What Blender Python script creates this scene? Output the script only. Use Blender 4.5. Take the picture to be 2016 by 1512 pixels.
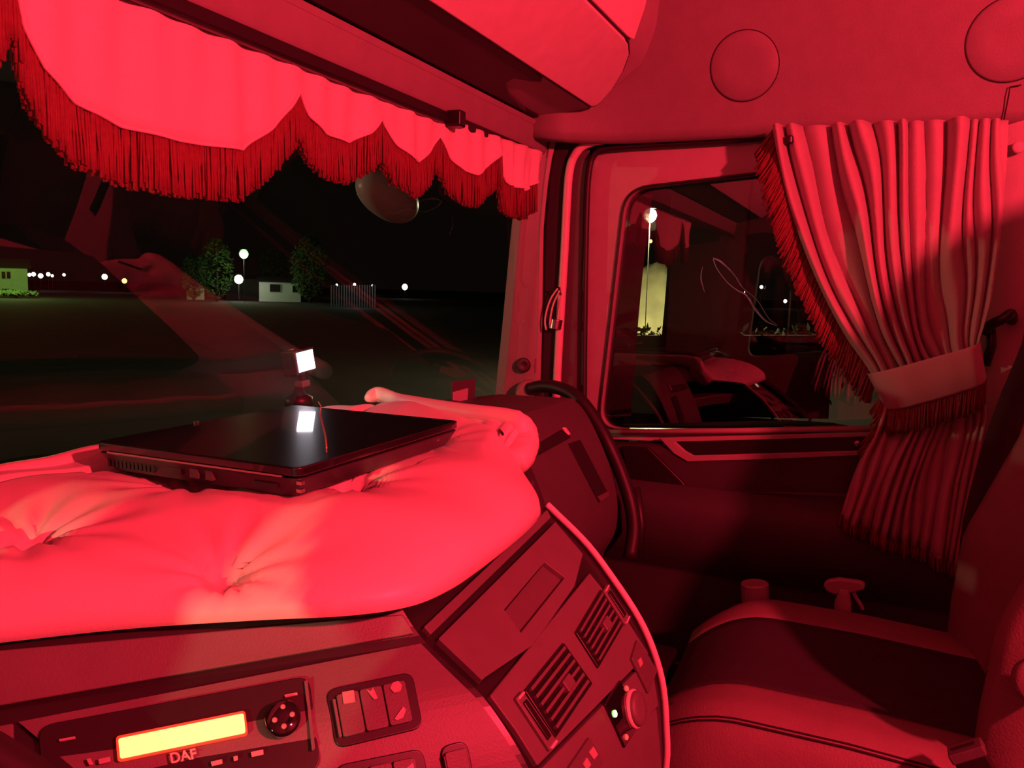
import bpy, bmesh, math, random
from mathutils import Vector, Matrix
from mathutils.bvhtree import BVHTree
random.seed(7)
for o in list(bpy.data.objects): bpy.data.objects.remove(o)
scene = bpy.context.scene
COL = scene.collection
V = Vector
# ------------------------------------------------------------------ camera
CZ = 1.10                                   # eye height above the cab floor
EYE = V((0, 0, CZ))
FPX = 1630.0; YAW = math.radians(66); PITCH = math.radians(6.5); ROLL = math.radians(1.5)
_h = V((math.sin(YAW), math.cos(YAW), 0)); RT = V((math.cos(YAW), -math.sin(YAW), 0))
FW = _h*math.cos(PITCH) - V((0, 0, 1))*math.sin(PITCH)
UP = _h*math.sin(PITCH) + V((0, 0, 1))*math.cos(PITCH)
cd = bpy.data.cameras.new('camera'); cam = bpy.data.objects.new('camera', cd); COL.objects.link(cam)
cr = RT*math.cos(ROLL) + UP*math.sin(ROLL); cu = -RT*math.sin(ROLL) + UP*math.cos(ROLL)
cam.matrix_world = Matrix((( cr.x, cu.x, -FW.x, EYE.x), (cr.y, cu.y, -FW.y, EYE.y), (cr.z, cu.z, -FW.z, EYE.z), (0, 0, 0, 1)))
cd.sensor_width = 36; cd.lens = 36*FPX/2016; cd.clip_start = .02; cd.clip_end = 2000
scene.camera = cam
# ------------------------------------------------------------------ night sky and exposure
w = bpy.data.worlds.new('night'); scene.world = w; w.use_nodes = True
w.node_tree.nodes['Background'].inputs[0].default_value = (.55, .36, .26, 1)
w.node_tree.nodes['Background'].inputs[1].default_value = .0045
scene.view_settings.view_transform = 'Standard'; scene.view_settings.look = 'None'
scene.view_settings.exposure = 0; scene.view_settings.gamma = 1; scene.view_settings.use_curve_mapping = False
RED = (1.0, .026, .058)
def light(name, kind, loc, power, color, size=.05, target=None, spot=None):
    l = bpy.data.lights.new(name, kind); l.energy = power; l.color = color
    if kind == 'AREA': l.shape = 'DISK'; l.size = size
    else: l.shadow_soft_size = size
    if spot: l.spot_size = spot; l.spot_blend = .3
    o = bpy.data.objects.new(name, l); COL.objects.link(o); o.location = loc
    if target is not None: o.rotation_euler = (V(target)-V(loc)).to_track_quat('-Z', 'Y').to_euler()
    return o
LAMP = V((.25, -1.0, CZ+.52))              # red cab lamp on the ceiling behind the driver
light('red_cab_light', 'POINT', LAMP - V((0, 0, .03)), 225, RED, .035)
# street lamp standing outside the driver's window
light('street_light', 'SPOT', (-11.0, -.8, CZ+.92), 2600, (1, .60, .34), .06, (.6, .4, CZ-.25), math.radians(26))
light('street_light_ahead', 'SPOT', (-6.0, 14, CZ+.75), 900, (1, .56, .34), .12, (1.4, 0, CZ-.2), math.radians(26))

# ------------------------------------------------------------------ helpers
def ray(px, py):
    u = (px-1008)/FPX; v = (756-py)/FPX
    a = u*math.cos(ROLL)-v*math.sin(ROLL); b = u*math.sin(ROLL)+v*math.cos(ROLL)
    return FW+RT*a+UP*b
def at(px, py, ax, val):                    # a point of the photograph on the plane x, y or height (from eye) = val
    d = ray(px, py); t = val/d['XYZ'.index(ax)]; return EYE+d*t
def far(px, py, dist):                      # a point at a horizontal distance
    d = ray(px, py); return EYE+d*(dist/math.hypot(d.x, d.y))
def P(x, y, dz): return V((x, y, CZ+dz))
OFF = {}
def finish(o, label=None, cat=None, group=None, kind=None):
    if label: o['label'] = label
    if cat: o['category'] = cat
    if group: o['group'] = group
    if kind: o['kind'] = kind
    return o
def thing(name, loc, label, cat, group=None, kind=None):
    o = bpy.data.objects.new(name, None); COL.objects.link(o); o.location = loc; o.empty_display_size = .05
    OFF[o.name] = V(loc); return finish(o, label, cat, group, kind)
def mk(name, vs, fs, mat, parent=None, smooth=False, bevel=0, solid=0, soff=0, seg=2, label=None, cat=None, group=None, kind=None, sub=0):
    vs = [V(v) for v in vs]
    if parent is not None: off = OFF[parent.name]
    else:
        off = V(((min(v.x for v in vs)+max(v.x for v in vs))/2, (min(v.y for v in vs)+max(v.y for v in vs))/2, min(v.z for v in vs)))
    me = bpy.data.meshes.new(name); me.from_pydata([v-off for v in vs], [], fs)
    bm = bmesh.new(); bm.from_mesh(me); bmesh.ops.remove_doubles(bm, verts=bm.verts, dist=1e-6)
    bmesh.ops.recalc_face_normals(bm, faces=bm.faces); bm.to_mesh(me); bm.free()
    me.materials.append(mat)
    if smooth:
        for p in me.polygons: p.use_smooth = True
    o = bpy.data.objects.new(name, me); COL.objects.link(o)
    if parent is not None: o.parent = parent
    else: o.location = off
    OFF[o.name] = off
    if solid:
        m = o.modifiers.new('solid', 'SOLIDIFY'); m.thickness = solid; m.offset = soff
    if bevel:
        m = o.modifiers.new('bevel', 'BEVEL'); m.width = bevel; m.segments = seg; m.limit_method = 'ANGLE'
        for p in me.polygons: p.use_smooth = True
        m.harden_normals = True
    if sub:
        m = o.modifiers.new('sub', 'SUBSURF'); m.levels = sub; m.render_levels = sub
    return finish(o, label, cat, group, kind)
class MB:
    def __init__(s): s.v = []; s.f = []
    def add(s, vs, fs):
        n = len(s.v); s.v += [V(v) for v in vs]; s.f += [tuple(i+n for i in f) for f in fs]; return s
    def box(s, a, b):
        (x0, y0, z0), (x1, y1, z1) = a, b
        return s.add([(x0,y0,z0),(x1,y0,z0),(x1,y1,z0),(x0,y1,z0),(x0,y0,z1),(x1,y0,z1),(x1,y1,z1),(x0,y1,z1)],
            [(0,3,2,1),(4,5,6,7),(0,1,5,4),(1,2,6,5),(2,3,7,6),(3,0,4,7)])
    def obox(s, c, ax, ay, az, hx, hy, hz):
        pts = [c+ax*(hx*i)+ay*(hy*j)+az*(hz*k) for k in (-1,1) for i, j in ((-1,-1),(1,-1),(1,1),(-1,1))]
        return s.add(pts, [(0,3,2,1),(4,5,6,7),(0,1,5,4),(1,2,6,5),(2,3,7,6),(3,0,4,7)])
    def prism(s, poly, d):                  # poly of 3D points pushed along d
        n = len(poly); d = V(d); pts = [V(p) for p in poly]+[V(p)+d for p in poly]
        return s.add(pts, [tuple(range(n)), tuple(range(2*n-1, n-1, -1))]+[(i, (i+1)%n, n+(i+1)%n, n+i) for i in range(n)])
    def slab(s, top, bot):                  # two matching outlines
        n = len(top)
        return s.add(list(top)+list(bot), [tuple(range(n)), tuple(range(2*n-1, n-1, -1))]+[(i, (i+1)%n, n+(i+1)%n, n+i) for i in range(n)])
    def ring(s, outer, inner, d):           # a frame: matching outer and inner loops, pushed along d
        n = len(outer); d = V(d)
        pts = [V(p) for p in outer]+[V(p) for p in inner]+[V(p)+d for p in outer]+[V(p)+d for p in inner]
        f = []
        for i in range(n):
            j = (i+1)%n
            f += [(i, j, n+j, n+i), (2*n+i, 3*n+i, 3*n+j, 2*n+j), (i, 2*n+i, 2*n+j, j), (n+i, n+j, 3*n+j, 3*n+i)]
        return s.add(pts, f)
    def tube(s, path, r, n=10, caps=True):
        path = [V(p) for p in path]; rr = r if isinstance(r, (list, tuple)) else [r]*len(path)
        up = None; base = len(s.v); fs = []
        for i, p in enumerate(path):
            t = (path[min(i+1, len(path)-1)]-path[max(i-1, 0)]).normalized()
            if up is None: up = t.orthogonal().normalized()
            up = (up-t*up.dot(t)).normalized(); b = t.cross(up)
            s.v += [p+(up*math.cos(2*math.pi*k/n)+b*math.sin(2*math.pi*k/n))*rr[i] for k in range(n)]
        for i in range(len(path)-1):
            for k in range(n):
                a = base+i*n+k; c = base+i*n+(k+1)%n; s.f.append((a, c, c+n, a+n))
        if caps:
            s.f.append(tuple(base+k for k in range(n-1, -1, -1))); s.f.append(tuple(base+(len(path)-1)*n+k for k in range(n)))
        return s
    def grid(s, rows, wrap=False):
        base = len(s.v); n = len(rows[0])
        for r in rows: s.v += [V(p) for p in r]
        for i in range(len(rows)-1):
            for k in range(n if wrap else n-1):
                a = base+i*n+k; b = base+i*n+(k+1)%n; s.f.append((a, b, b+n, a+n))
        return s
    def lathe(s, c, axis, prof, n=20):      # prof: (radius, height along axis)
        axis = V(axis).normalized(); u = axis.orthogonal().normalized(); w_ = axis.cross(u)
        rows = [[c+axis*h+(u*math.cos(2*math.pi*k/n)+w_*math.sin(2*math.pi*k/n))*r for k in range(n)] for r, h in prof]
        b = len(s.v); s.grid(rows, True)
        s.f.append(tuple(b+k for k in range(n))); s.f.append(tuple(b+(len(prof)-1)*n+k for k in range(n)))
        return s
    def make(s, name, mat, parent=None, **k): return mk(name, s.v, s.f, mat, parent, **k)
def resample(pts, n, closed=False):
    pts = [V(p) for p in pts]
    if closed: pts = pts+[pts[0]]
    L = [0]
    for a, b in zip(pts, pts[1:]): L.append(L[-1]+(b-a).length)
    out = []
    m = n if closed else n-1
    for i in range(n):
        t = L[-1]*i/m; k = 0
        while k < len(L)-2 and L[k+1] < t: k += 1
        q = (t-L[k])/max(1e-9, L[k+1]-L[k]); out.append(pts[k].lerp(pts[k+1], min(1, q)))
    return out
def spline(pts, n):                         # Catmull-Rom through points
    pts = [V(p) for p in pts]; q = [pts[0]*2-pts[1]]+pts+[pts[-1]*2-pts[-2]]; out = []
    for i in range(n):
        t = (len(pts)-1)*i/(n-1); k = min(int(t), len(pts)-2); f = t-k
        a, b, c, d = q[k:k+4]
        out.append(((b*2)+(c-a)*f+(a*2-b*5+c*4-d)*f*f+(b*3-a-c*3+d)*f**3)*.5)
    return out
def rounded(poly, r, seg=5):                # rounded corners of a polygon of 3D points
    out = []; n = len(poly)
    for i in range(n):
        p = V(poly[i]); a = V(poly[i-1])-p; b = V(poly[(i+1)%n])-p
        q = min(r, a.length*.45, b.length*.45); a = p+a.normalized()*q; b = p+b.normalized()*q
        for k in range(seg+1):
            t = k/seg; out.append(a*(1-t)**2+p*2*t*(1-t)+b*t*t)
    return out
def interp(xs, ys, x):
    if x <= xs[0]: return ys[0]
    for a, b, c, d in zip(xs, xs[1:], ys, ys[1:]):
        if x <= b: return c+(d-c)*(x-a)/(b-a)
    return ys[-1]
# ------------------------------------------------------------------ materials
def mat(name, col, rough=.5, metal=0, var=.12, scale=30, bump=0, bscale=200, emit=None, estr=0, spec=.5, sheen=0, coat=0):
    m = bpy.data.materials.new(name); m.use_nodes = True; nt = m.node_tree; b = nt.nodes['Principled BSDF']
    b.inputs['Roughness'].default_value = rough; b.inputs['Metallic'].default_value = metal
    b.inputs['Specular IOR Level'].default_value = spec
    if sheen: b.inputs['Sheen Weight'].default_value = sheen
    if coat: b.inputs['Coat Weight'].default_value = coat; b.inputs['Coat Roughness'].default_value = .05
    tc = nt.nodes.new('ShaderNodeTexCoord'); nz = nt.nodes.new('ShaderNodeTexNoise'); nz.inputs['Scale'].default_value = scale
    nz.inputs['Detail'].default_value = 4
    nt.links.new(tc.outputs['Object'], nz.inputs['Vector'])
    mx = nt.nodes.new('ShaderNodeMix'); mx.data_type = 'RGBA'
    mx.inputs[6].default_value = (*[c*(1-var) for c in col], 1); mx.inputs[7].default_value = (*[min(1, c*(1+var)) for c in col], 1)
    nt.links.new(nz.outputs['Fac'], mx.inputs[0]); nt.links.new(mx.outputs[2], b.inputs['Base Color'])
    if bump:
        n2 = nt.nodes.new('ShaderNodeTexNoise'); n2.inputs['Scale'].default_value = bscale; nt.links.new(tc.outputs['Object'], n2.inputs['Vector'])
        bp = nt.nodes.new('ShaderNodeBump'); bp.inputs['Strength'].default_value = bump; bp.inputs['Distance'].default_value = .002
        nt.links.new(n2.outputs['Fac'], bp.inputs['Height']); nt.links.new(bp.outputs['Normal'], b.inputs['Normal'])
    if emit:
        b.inputs['Emission Color'].default_value = (*emit, 1); b.inputs['Emission Strength'].default_value = estr
    return m
def glass_mat(name, tint=(1, 1, 1), ior=1.5, rough=.0):
    m = bpy.data.materials.new(name); m.use_nodes = True; nt = m.node_tree; nt.nodes.clear()
    out = nt.nodes.new('ShaderNodeOutputMaterial'); t = nt.nodes.new('ShaderNodeBsdfTransparent'); g = nt.nodes.new('ShaderNodeBsdfGlossy')
    t.inputs[0].default_value = (*tint, 1); g.inputs['Roughness'].default_value = rough
    lw = nt.nodes.new('ShaderNodeLayerWeight'); mx = nt.nodes.new('ShaderNodeMixShader')
    pw = nt.nodes.new('ShaderNodeMath'); pw.operation = 'POWER'; pw.inputs[1].default_value = 5; nt.links.new(lw.outputs['Facing'], pw.inputs[0])
    ma = nt.nodes.new('ShaderNodeMath'); ma.operation = 'MULTIPLY_ADD'; ma.inputs[1].default_value = 1.6; ma.inputs[2].default_value = .08; ma.use_clamp = True; nt.links.new(pw.outputs[0], ma.inputs[0])
    lw.inputs[0].default_value = .5; nt.links.new(ma.outputs[0], mx.inputs[0]); nt.links.new(t.outputs[0], mx.inputs[1]); nt.links.new(g.outputs[0], mx.inputs[2])
    nt.links.new(mx.outputs[0], out.inputs[0]); return m
M = dict(
    trim=mat('beige roof trim', (.225, .212, .196), .55, bump=.25, bscale=500),
    flap=mat('pale locker plastic', (.74, .70, .66), .5, bump=.15, bscale=500),
    header=mat('header cloth', (.25, .235, .225), .7, bump=.2, bscale=400),
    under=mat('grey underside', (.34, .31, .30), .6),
    undershade=mat('dark underside shade', (.055, .05, .05), .6),
    groove=mat('black gap', (.012, .011, .011), .8),
    pillar=mat('pillar plastic', (.26, .25, .23), .45),
    rubber=mat('black rubber', (.018, .017, .017), .5),
    tubep=mat('pale rail', (.70, .66, .62), .35),
    frame=mat('door frame paint', (.40, .375, .355), .32, coat=.3),
    door=mat('dark door plastic', (.04, .037, .037), .55, bump=.2, bscale=500),
    doorlip=mat('door trim strip', (.34, .30, .28), .4),
    dash=mat('dash plastic', (.135, .124, .118), .5, bump=.15, bscale=600),
    dashd=mat('dark dash plastic', (.11, .10, .096), .5, bump=.15, bscale=600),
    wing=mat('charcoal dash plastic', (.085, .078, .075), .55, bump=.2, bscale=500),
    black=mat('black plastic', (.014, .013, .013), .35),
    gloss=mat('black gloss plastic', (.006, .006, .007), .06, coat=1, var=0),
    slat=mat('vent slat', (.13, .11, .11), .45),
    symb=mat('switch symbol', (.40, .36, .34), .5),
    pad=mat('cream quilted leatherette', (.78, .72, .66), .42, var=.05, scale=12, bump=.12, bscale=300),
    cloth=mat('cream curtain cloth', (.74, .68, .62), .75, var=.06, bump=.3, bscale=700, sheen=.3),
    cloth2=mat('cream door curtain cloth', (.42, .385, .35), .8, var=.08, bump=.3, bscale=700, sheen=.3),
    fringe=mat('wine red fringe yarn', (.19, .04, .04), .8, var=.35, scale=160),
    leather=mat('red brown seat leather', (.20, .15, .14), .5, bump=.3, bscale=350),
    seatc=mat('black seat cloth', (.028, .024, .026), .9, bump=.4, bscale=600),
    floor=mat('black floor mat', (.02, .02, .02), .8),
    lid=mat('laptop black lid', (.004, .004, .005), .32, var=0, coat=1),
    lap=mat('laptop dark case', (.03, .03, .032), .35),
    chrome=mat('dull chrome', (.5, .48, .46), .3, metal=1),
    camb=mat('camera body', (.018, .017, .018), .4),
    screen=mat('lit camera screen', (.9, .93, 1), .3, emit=(.86, .9, 1), estr=9, var=0),
    disp=mat('lit amber display', (.9, .8, .3), .4, emit=(1, .80, .20), estr=1.5, var=.0),
    dispr=mat('display rim glow', (.8, .1, .05), .4, emit=(1, .05, .02), estr=.8, var=0),
    led=mat('green led', (.3, 1, .3), .4, emit=(.35, 1, .22), estr=4, var=0),
    ledr=mat('red key light', (1, .3, .25), .4, emit=(1, .13, .10), estr=.5, var=0),
    bottle=mat('pale bottle plastic', (.45, .42, .40), .4),
    lens=mat('red lamp lens', (.8, .05, .05), .3, emit=(1, .03, .05), estr=4, var=0),
    wall=mat('cab wall lining', (.16, .15, .14), .8, bump=.3, bscale=300),
    bpil=mat('pillar lining', (.50, .47, .44), .6, bump=.15, bscale=400),
    glass=glass_mat('window glass'),
    tint=glass_mat('smoked plastic', (.10, .09, .08)),
    mirror=mat('mirror housing', (.86, .86, .80), .35),
    card=mat('pale card', (.45, .42, .40), .6),
)
# ------------------------------------------------------------------ the cab shell
S = dict(kind='structure')
MB().box((-.70, -1.60, -.06), (1.92, 1.05, 0)).make('floor', M['floor'], label='black rubber cab floor', cat='floor', **S)
MB().box((-.80, -1.60, CZ+1.0), (1.92, 1.05, CZ+1.06)).make('ceiling', M['trim'], label='beige cab ceiling lining', cat='ceiling', **S)
MB().box((-.75, -1.66, 0), (1.92, -1.60, CZ+1.0)).make('wall_back', M['wall'], label='rear cab wall behind the seats', cat='wall', **S)
MB().box((-.75, 1.02, -.2), (1.92, 1.07, CZ-.36)).make('wall_front', M['wall'], label='bulkhead under the windscreen', cat='wall', **S)
# driver's side: wall with an open window hole (glass in it)
inn = rounded([P(-.66, .62, -.31), P(-.66, .58, .20), P(-.66, .12, .21), P(-.66, .12, -.24)], .06)
out = [P(-.66, 1.03, -1.1), P(-.66, 1.03, 1.0), P(-.66, -1.6, 1.0), P(-.66, -1.6, -1.1)]
outr = []
for i in range(4): outr += [V(out[i]) for _ in range(6)]
MB().ring(outr, inn, (-.06, 0, 0)).make('wall_left', M['wall'], label="driver's side wall with a window hole", cat='wall', **S)
MB().prism(inn, (-.004, 0, 0)).make('window_3', M['glass'], label="glass pane of the driver's window", cat='window', **S)

# upper side trim above the passenger door
prof = [(1.775, .318), (1.752, .316), (1.740, .322), (1.735, .338), (1.733, .360), (1.712, .43), (1.6585, .62), (1.60, .80), (1.50, 1.0)]
rows = []
for k in range(41):
    y = -1.6+(k/40)*2.30; q = max(0, (y-.50)/.17)
    rows.append([P(x-.055*q*q-.012*q, y, z) for x, z in prof])
side = MB().grid(rows).make('wall_right', M['trim'], smooth=True, solid=.012, soff=1, label='beige roof side trim over the passenger door with round covers', cat='wall', **S)
nrm = V((-.963, 0, -.271)).normalized()
for px, py, r in ((1465, 130, .0655), (1990, 78, .070)):
    c = at(px, py, 'X', 1.708); c.x = 1.733-.2826*(c.z-CZ-.36)
    MB().lathe(c, nrm, [(r+.0012, -.002), (r+.0012, .0012), (r-.0005, .0013)], 48).make('cover_gap', M['groove'], side, smooth=False)
    MB().lathe(c, nrm, [(r-.0006, -.002), (r-.0006, .0015), (r-.004, .0035), (r*.5, .0030), (.001, .0022)], 48).make('round_cover', M['trim'], side, smooth=True)
# panel joint above the B pillar
j = [at(2010, 168, 'X', 1.725), at(1988, 172, 'X', 1.725), at(1985, 190, 'X', 1.728), at(1976, 236, 'X', 1.736)]
MB().tube([p-V((.003, 0, 0)) for p in j], .0012, 6).make('panel_joint', M['groove'], side)

# B pillar wall behind the curtain
poly = [P(1.83, -.12, -1.1), P(1.765, -.15, -1.1), P(1.735, -.215, -1.1), P(1.73, -.30, -1.1), P(1.73, -1.6, -1.1), P(1.90, -1.6, -1.1), P(1.90, -.12, -1.1)]
bp = MB().prism(poly, (0, 0, 1.43)).make('trim_1', M['bpil'], bevel=.012, seg=3, label='pale door pillar lining behind the passenger seat', cat='pillar', **S)
c = at(2005, 290, 'X', 1.73)
MB().lathe(c, (-1, 0, 0), [(.0105, -.002), (.0105, .002), (.008, .0035), (.001, .004)], 20).make('screw_cap', M['bpil'], bp, smooth=True)

# windscreen header band and the overhead locker
HX0, HX1 = -.62, 1.735
def xprism(pr, x0, x1): return MB().prism([P(x0, y, z) for y, z in pr], (x1-x0, 0, 0))
hd = xprism([(.700, .352), (.699, .335), (.704, .304), (.708, .298), (.80, .295), (.80, .46), (.72, .46), (.72, .352)], HX0, HX1).make('trim_2', M['header'], bevel=.003, label='padded header band above the windscreen', cat='trim', **S)
xprism([(.703, .299), (.703, .283), (.708, .279), (.716, .279), (.716, .299)], HX0, 1.70).make('curtain_rail', M['black'], hd, bevel=.002)
xprism([(.697, .356), (.694, .352), (.699, .346), (.702, .350)], HX0, 1.71).make('edge_bead', M['under'], hd)
xprism([(.730, .375), (.730, .352), (.690, .360), (.690, .375)], HX0, 1.70).make('shadow_gap', M['groove'], hd)
c = at(898, 232, 'Y', .694)
MB().box((c.x-.012, .680, c.z-.016), (c.x+.012, .71, c.z+.012)).make('rail_bracket', M['black'], hd, bevel=.004)
lk = thing('overhead_locker', P(.5, .6, .35), 'long pale overhead locker above the windscreen', 'locker')
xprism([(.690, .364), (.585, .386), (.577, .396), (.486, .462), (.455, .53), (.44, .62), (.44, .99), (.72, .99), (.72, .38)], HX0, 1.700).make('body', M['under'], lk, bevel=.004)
# lower flap of the locker: its right end is rounded
ft = V((0, .476-.585, .470-.383)); fn = V((0, -ft.z, ft.y)).normalized()
if fn.y > 0: fn = -fn
def fl(x, t): return V((x, .585, CZ+.383))+ft*t
XE = 1.690
o_ = [fl(HX0, 0), fl(1.60, 0), fl(1.655, .02)]+[fl(XE-.02*(1-math.cos(a*math.pi/12))-.0, .10+.0+.55*a/6*.9) for a in range(1, 6)]+[fl(XE-.075, .93), fl(XE-.11, 1.0), fl(HX0, 1.0)]
o_ = [fl(HX0, 0), fl(1.665, 0), fl(1.680, .05), fl(1.683, .16), fl(1.672, .40), fl(1.640, .68), fl(1.598, .90), fl(1.560, .985), fl(1.535, 1.0), fl(HX0, 1.0)]
MB().slab([p+fn*.008 for p in o_], [p-fn*.004 for p in o_]).make('flap', M['flap'], lk, bevel=.004, seg=3)
MB().tube([p+fn*.004 for p in o_[0:9]], .0032, 6).make('flap_gap', M['groove'], lk)
o2 = [fl(HX0, 1.03), fl(1.540, 1.03), fl(1.575, 1.06), fl(1.57, 1.5), fl(1.53, 2.4), fl(HX0, 2.4)]
def bend(p):                                # the upper door stands steeper
    t = max(0, (p.y-.473)/(-.11))
    return V((p.x, .473-.045*t, CZ+.474+.10*t*1.2)) if p.z > CZ+.472 else p
MB().slab([bend(p)+fn*.007 for p in o2], [bend(p)-fn*.006 for p in o2]).make('upper_door', M['flap'], lk, bevel=.004)
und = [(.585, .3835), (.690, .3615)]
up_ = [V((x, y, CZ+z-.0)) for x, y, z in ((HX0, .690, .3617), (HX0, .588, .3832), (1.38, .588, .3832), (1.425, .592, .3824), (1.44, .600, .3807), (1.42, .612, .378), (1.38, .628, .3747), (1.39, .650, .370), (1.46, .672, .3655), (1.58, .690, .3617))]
MB().slab([p-V((0, .0008, .004)) for p in up_], [p+V((0, 0, .003)) for p in up_]).make('underside_shade', M['undershade'], lk)  # shade on the locker underside, laid on as a dark panel
# small wrinkle of tape on the underside
pts = [at(840, 105, 'Z', .374), at(880, 115, 'Z', .372), at(930, 122, 'Z', .371), at(965, 140, 'Z', .370)]
MB().tube(pts, [.002, .005, .004, .002], 8).make('tape_wrinkle', M['rubber'], lk, smooth=True)

# windscreen pane, bowed forward
rows = []
for i in range(13):
    t = i/12; z = .36-.76*t
    rows.append([P(x, .775+.235*t-(.075+.175*t)*max(0, (abs(x-.56)/1.16))**2.4, z) for x in [-.62+2.36*k/20 for k in range(21)]])
MB().grid(rows).make('window_1', M['glass'], smooth=True, label='wide windscreen pane with the night outside', cat='window', **S)

# A pillar: upright strips from the windscreen to the door
def strip(name, L, R, XL, XR, thick, m, parent=None, bevel=.003, **k):
    a = [at(x, y, 'X', XL) for x, y in L]; b = [at(x, y, 'X', XR) for x, y in R]
    n = 14; a = resample(a, n); b = resample(b, n); d = V((.35, .94, 0))*thick
    mb = MB(); rows = [[a[i], b[i], b[i]+d, a[i]+d] for i in range(n)]
    mb.grid(rows, True); q = 4
    mb.f.append((0, 1, 2, 3)); mb.f.append(tuple((n-1)*q+i for i in (3, 2, 1, 0)))
    return mb.make(name, m, parent, bevel=bevel, **k)
pil = strip('trim_3', [(1045, 262), (1040, 330), (1025, 440), (1006, 640), (984, 850)], [(1082, 262), (1076, 330), (1063, 440), (1060, 640), (1052, 850)], 1.725, 1.745, .03, M['pillar'], label='pale windscreen pillar lining with a dark screw', cat='pillar', **S)
strip('pillar_edge', [(1086, 265), (1073, 330), (1062, 440), (1058, 640), (1050, 850)], [(1100, 265), (1084, 330), (1072, 440), (1069, 640), (1063, 850)], 1.742, 1.750, .02, M['pillar'], pil)
strip('black_seal', [(1098, 265), (1085, 330), (1075, 440), (1070, 640), (1062, 850)], [(1128, 265), (1112, 330), (1106, 440), (1098, 640), (1088, 850)], 1.756, 1.762, .015, M['rubber'], pil)
strip('inner_strip', [(1120, 265), (1112, 330), (1104, 440), (1096, 640), (1084, 850)], [(1165, 265), (1160, 330), (1156, 440), (1152, 640), (1146, 850)], 1.775, 1.782, .015, M['dashd'], pil)
c = at(1030, 719, 'X', 1.727)
MB().lathe(c, (-.85, -.5, 0), [(.017, -.004), (.017, .004), (.013, .006), (.006, .004), (.001, .003)], 20).make('screw', M['rubber'], pil, smooth=True)
c = at(1042, 775, 'X', 1.715)
MB().lathe(c, (-.85, -.5, .1), [(.032, -.004), (.032, .010), (.024, .018), (.001, .020)], 22).make('handle_base', M['pillar'], pil, smooth=True)
# pale pillar grab rail, curving over into the door top
gp = [at(x, y, 'X', 1.752) for x, y in ((1190, 276), (1165, 281), (1143, 292), (1128, 312), (1120, 345), (1116, 400), (1111, 500), (1105, 600), (1099, 700), (1094, 810))]
gr = thing('pillar_grab_rail', gp[-1], 'pale upright grab rail on the windscreen pillar', 'grab rail')
MB().tube(spline(gp, 40), [.0085]*10+[.0095]*30, 10).make('rail', M['tubep'], gr, smooth=True)
c = [at(1096, 628, 'X', 1.745), at(1093, 648, 'X', 1.745)]
MB().tube(c, .0145, 14).make('clamp', M['chrome'], gr, bevel=.002)
MB().tube([at(1100, 566, 'X', 1.742), at(1104, 580, 'X', 1.738), at(1094, 574, 'X', 1.738), at(1085, 570, 'X', 1.742)], .003, 8).make('cable_tie', M['rubber'], gr, smooth=True)
cb = thing('loose_cable', at(1076, 655, 'X', 1.73), 'thin pale cable looping beside the pillar grab rail', 'cable')
for pts in (((1098, 568), (1086, 585), (1078, 605), (1073, 630), (1075, 650)), ((1102, 572), (1092, 592), (1086, 612), (1082, 640))):
    MB().tube(spline([at(x, y, 'X', 1.732) for x, y in pts], 16), .0021, 6).make('strand', M['tubep'], cb, smooth=True)

# ------------------------------------------------------------------ passenger door
dr = thing('door_1', P(1.80, .2, -1.1), 'passenger door with a large window', 'door', kind='structure')
XD = 1.79
op = [P(XD, .579, -.312), P(XD, .542, .19), P(XD, .515, .232), P(XD, .25, .250), P(XD, -.13, .27), P(XD, -.13, -.255)]
ip = rounded([op[0], P(XD, .537, .226), op[3], op[4], op[5]], .055, 7)
ou = rounded([P(XD, .655, -.34), P(XD, .640, .320), P(XD, .30, .332), P(XD, -.20, .345), P(XD, -.20, -.29)], .07, 7)
MB().ring(ou, ip, (.035, 0, 0)).make('window_frame', M['frame'], dr, bevel=.006, seg=3)
seal = [p+V((-.004, 0, 0)) for p in ip]
MB().tube(seal+[seal[0]], .0028, 6, False).make('glass_seal', M['rubber'], dr, smooth=True)
sp = [at(x, y, 'X', 1.772) for x, y in ((1149, 830), (1151, 600), (1155, 400), (1160, 335), (1168, 308), (1188, 294), (1250, 287), (1400, 278), (1560, 266))]
MB().tube(spline(sp, 50), .0075, 8).make('weather_strip', M['rubber'], dr, smooth=True)
gl = MB().prism([p+V((.022, 0, 0)) for p in ip], (.004, 0, 0)).make('window_2', M['glass'], label='passenger door window pane', cat='window', **S)
# reflection in the pane, painted as thin pale green strokes
sm = mat('pale green painted reflection', (.16, .5, .45), .6)
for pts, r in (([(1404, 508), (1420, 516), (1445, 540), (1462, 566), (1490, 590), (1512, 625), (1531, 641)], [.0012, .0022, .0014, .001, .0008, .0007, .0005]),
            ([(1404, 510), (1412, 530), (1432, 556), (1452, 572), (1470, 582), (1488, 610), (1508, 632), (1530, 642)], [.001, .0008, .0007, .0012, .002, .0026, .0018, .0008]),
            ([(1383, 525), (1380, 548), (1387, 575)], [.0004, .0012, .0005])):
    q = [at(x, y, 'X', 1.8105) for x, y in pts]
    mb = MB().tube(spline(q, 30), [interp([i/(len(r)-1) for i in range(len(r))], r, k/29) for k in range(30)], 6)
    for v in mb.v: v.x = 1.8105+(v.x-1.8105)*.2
    mb.make('painted_reflection', sm, gl, smooth=True)
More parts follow.
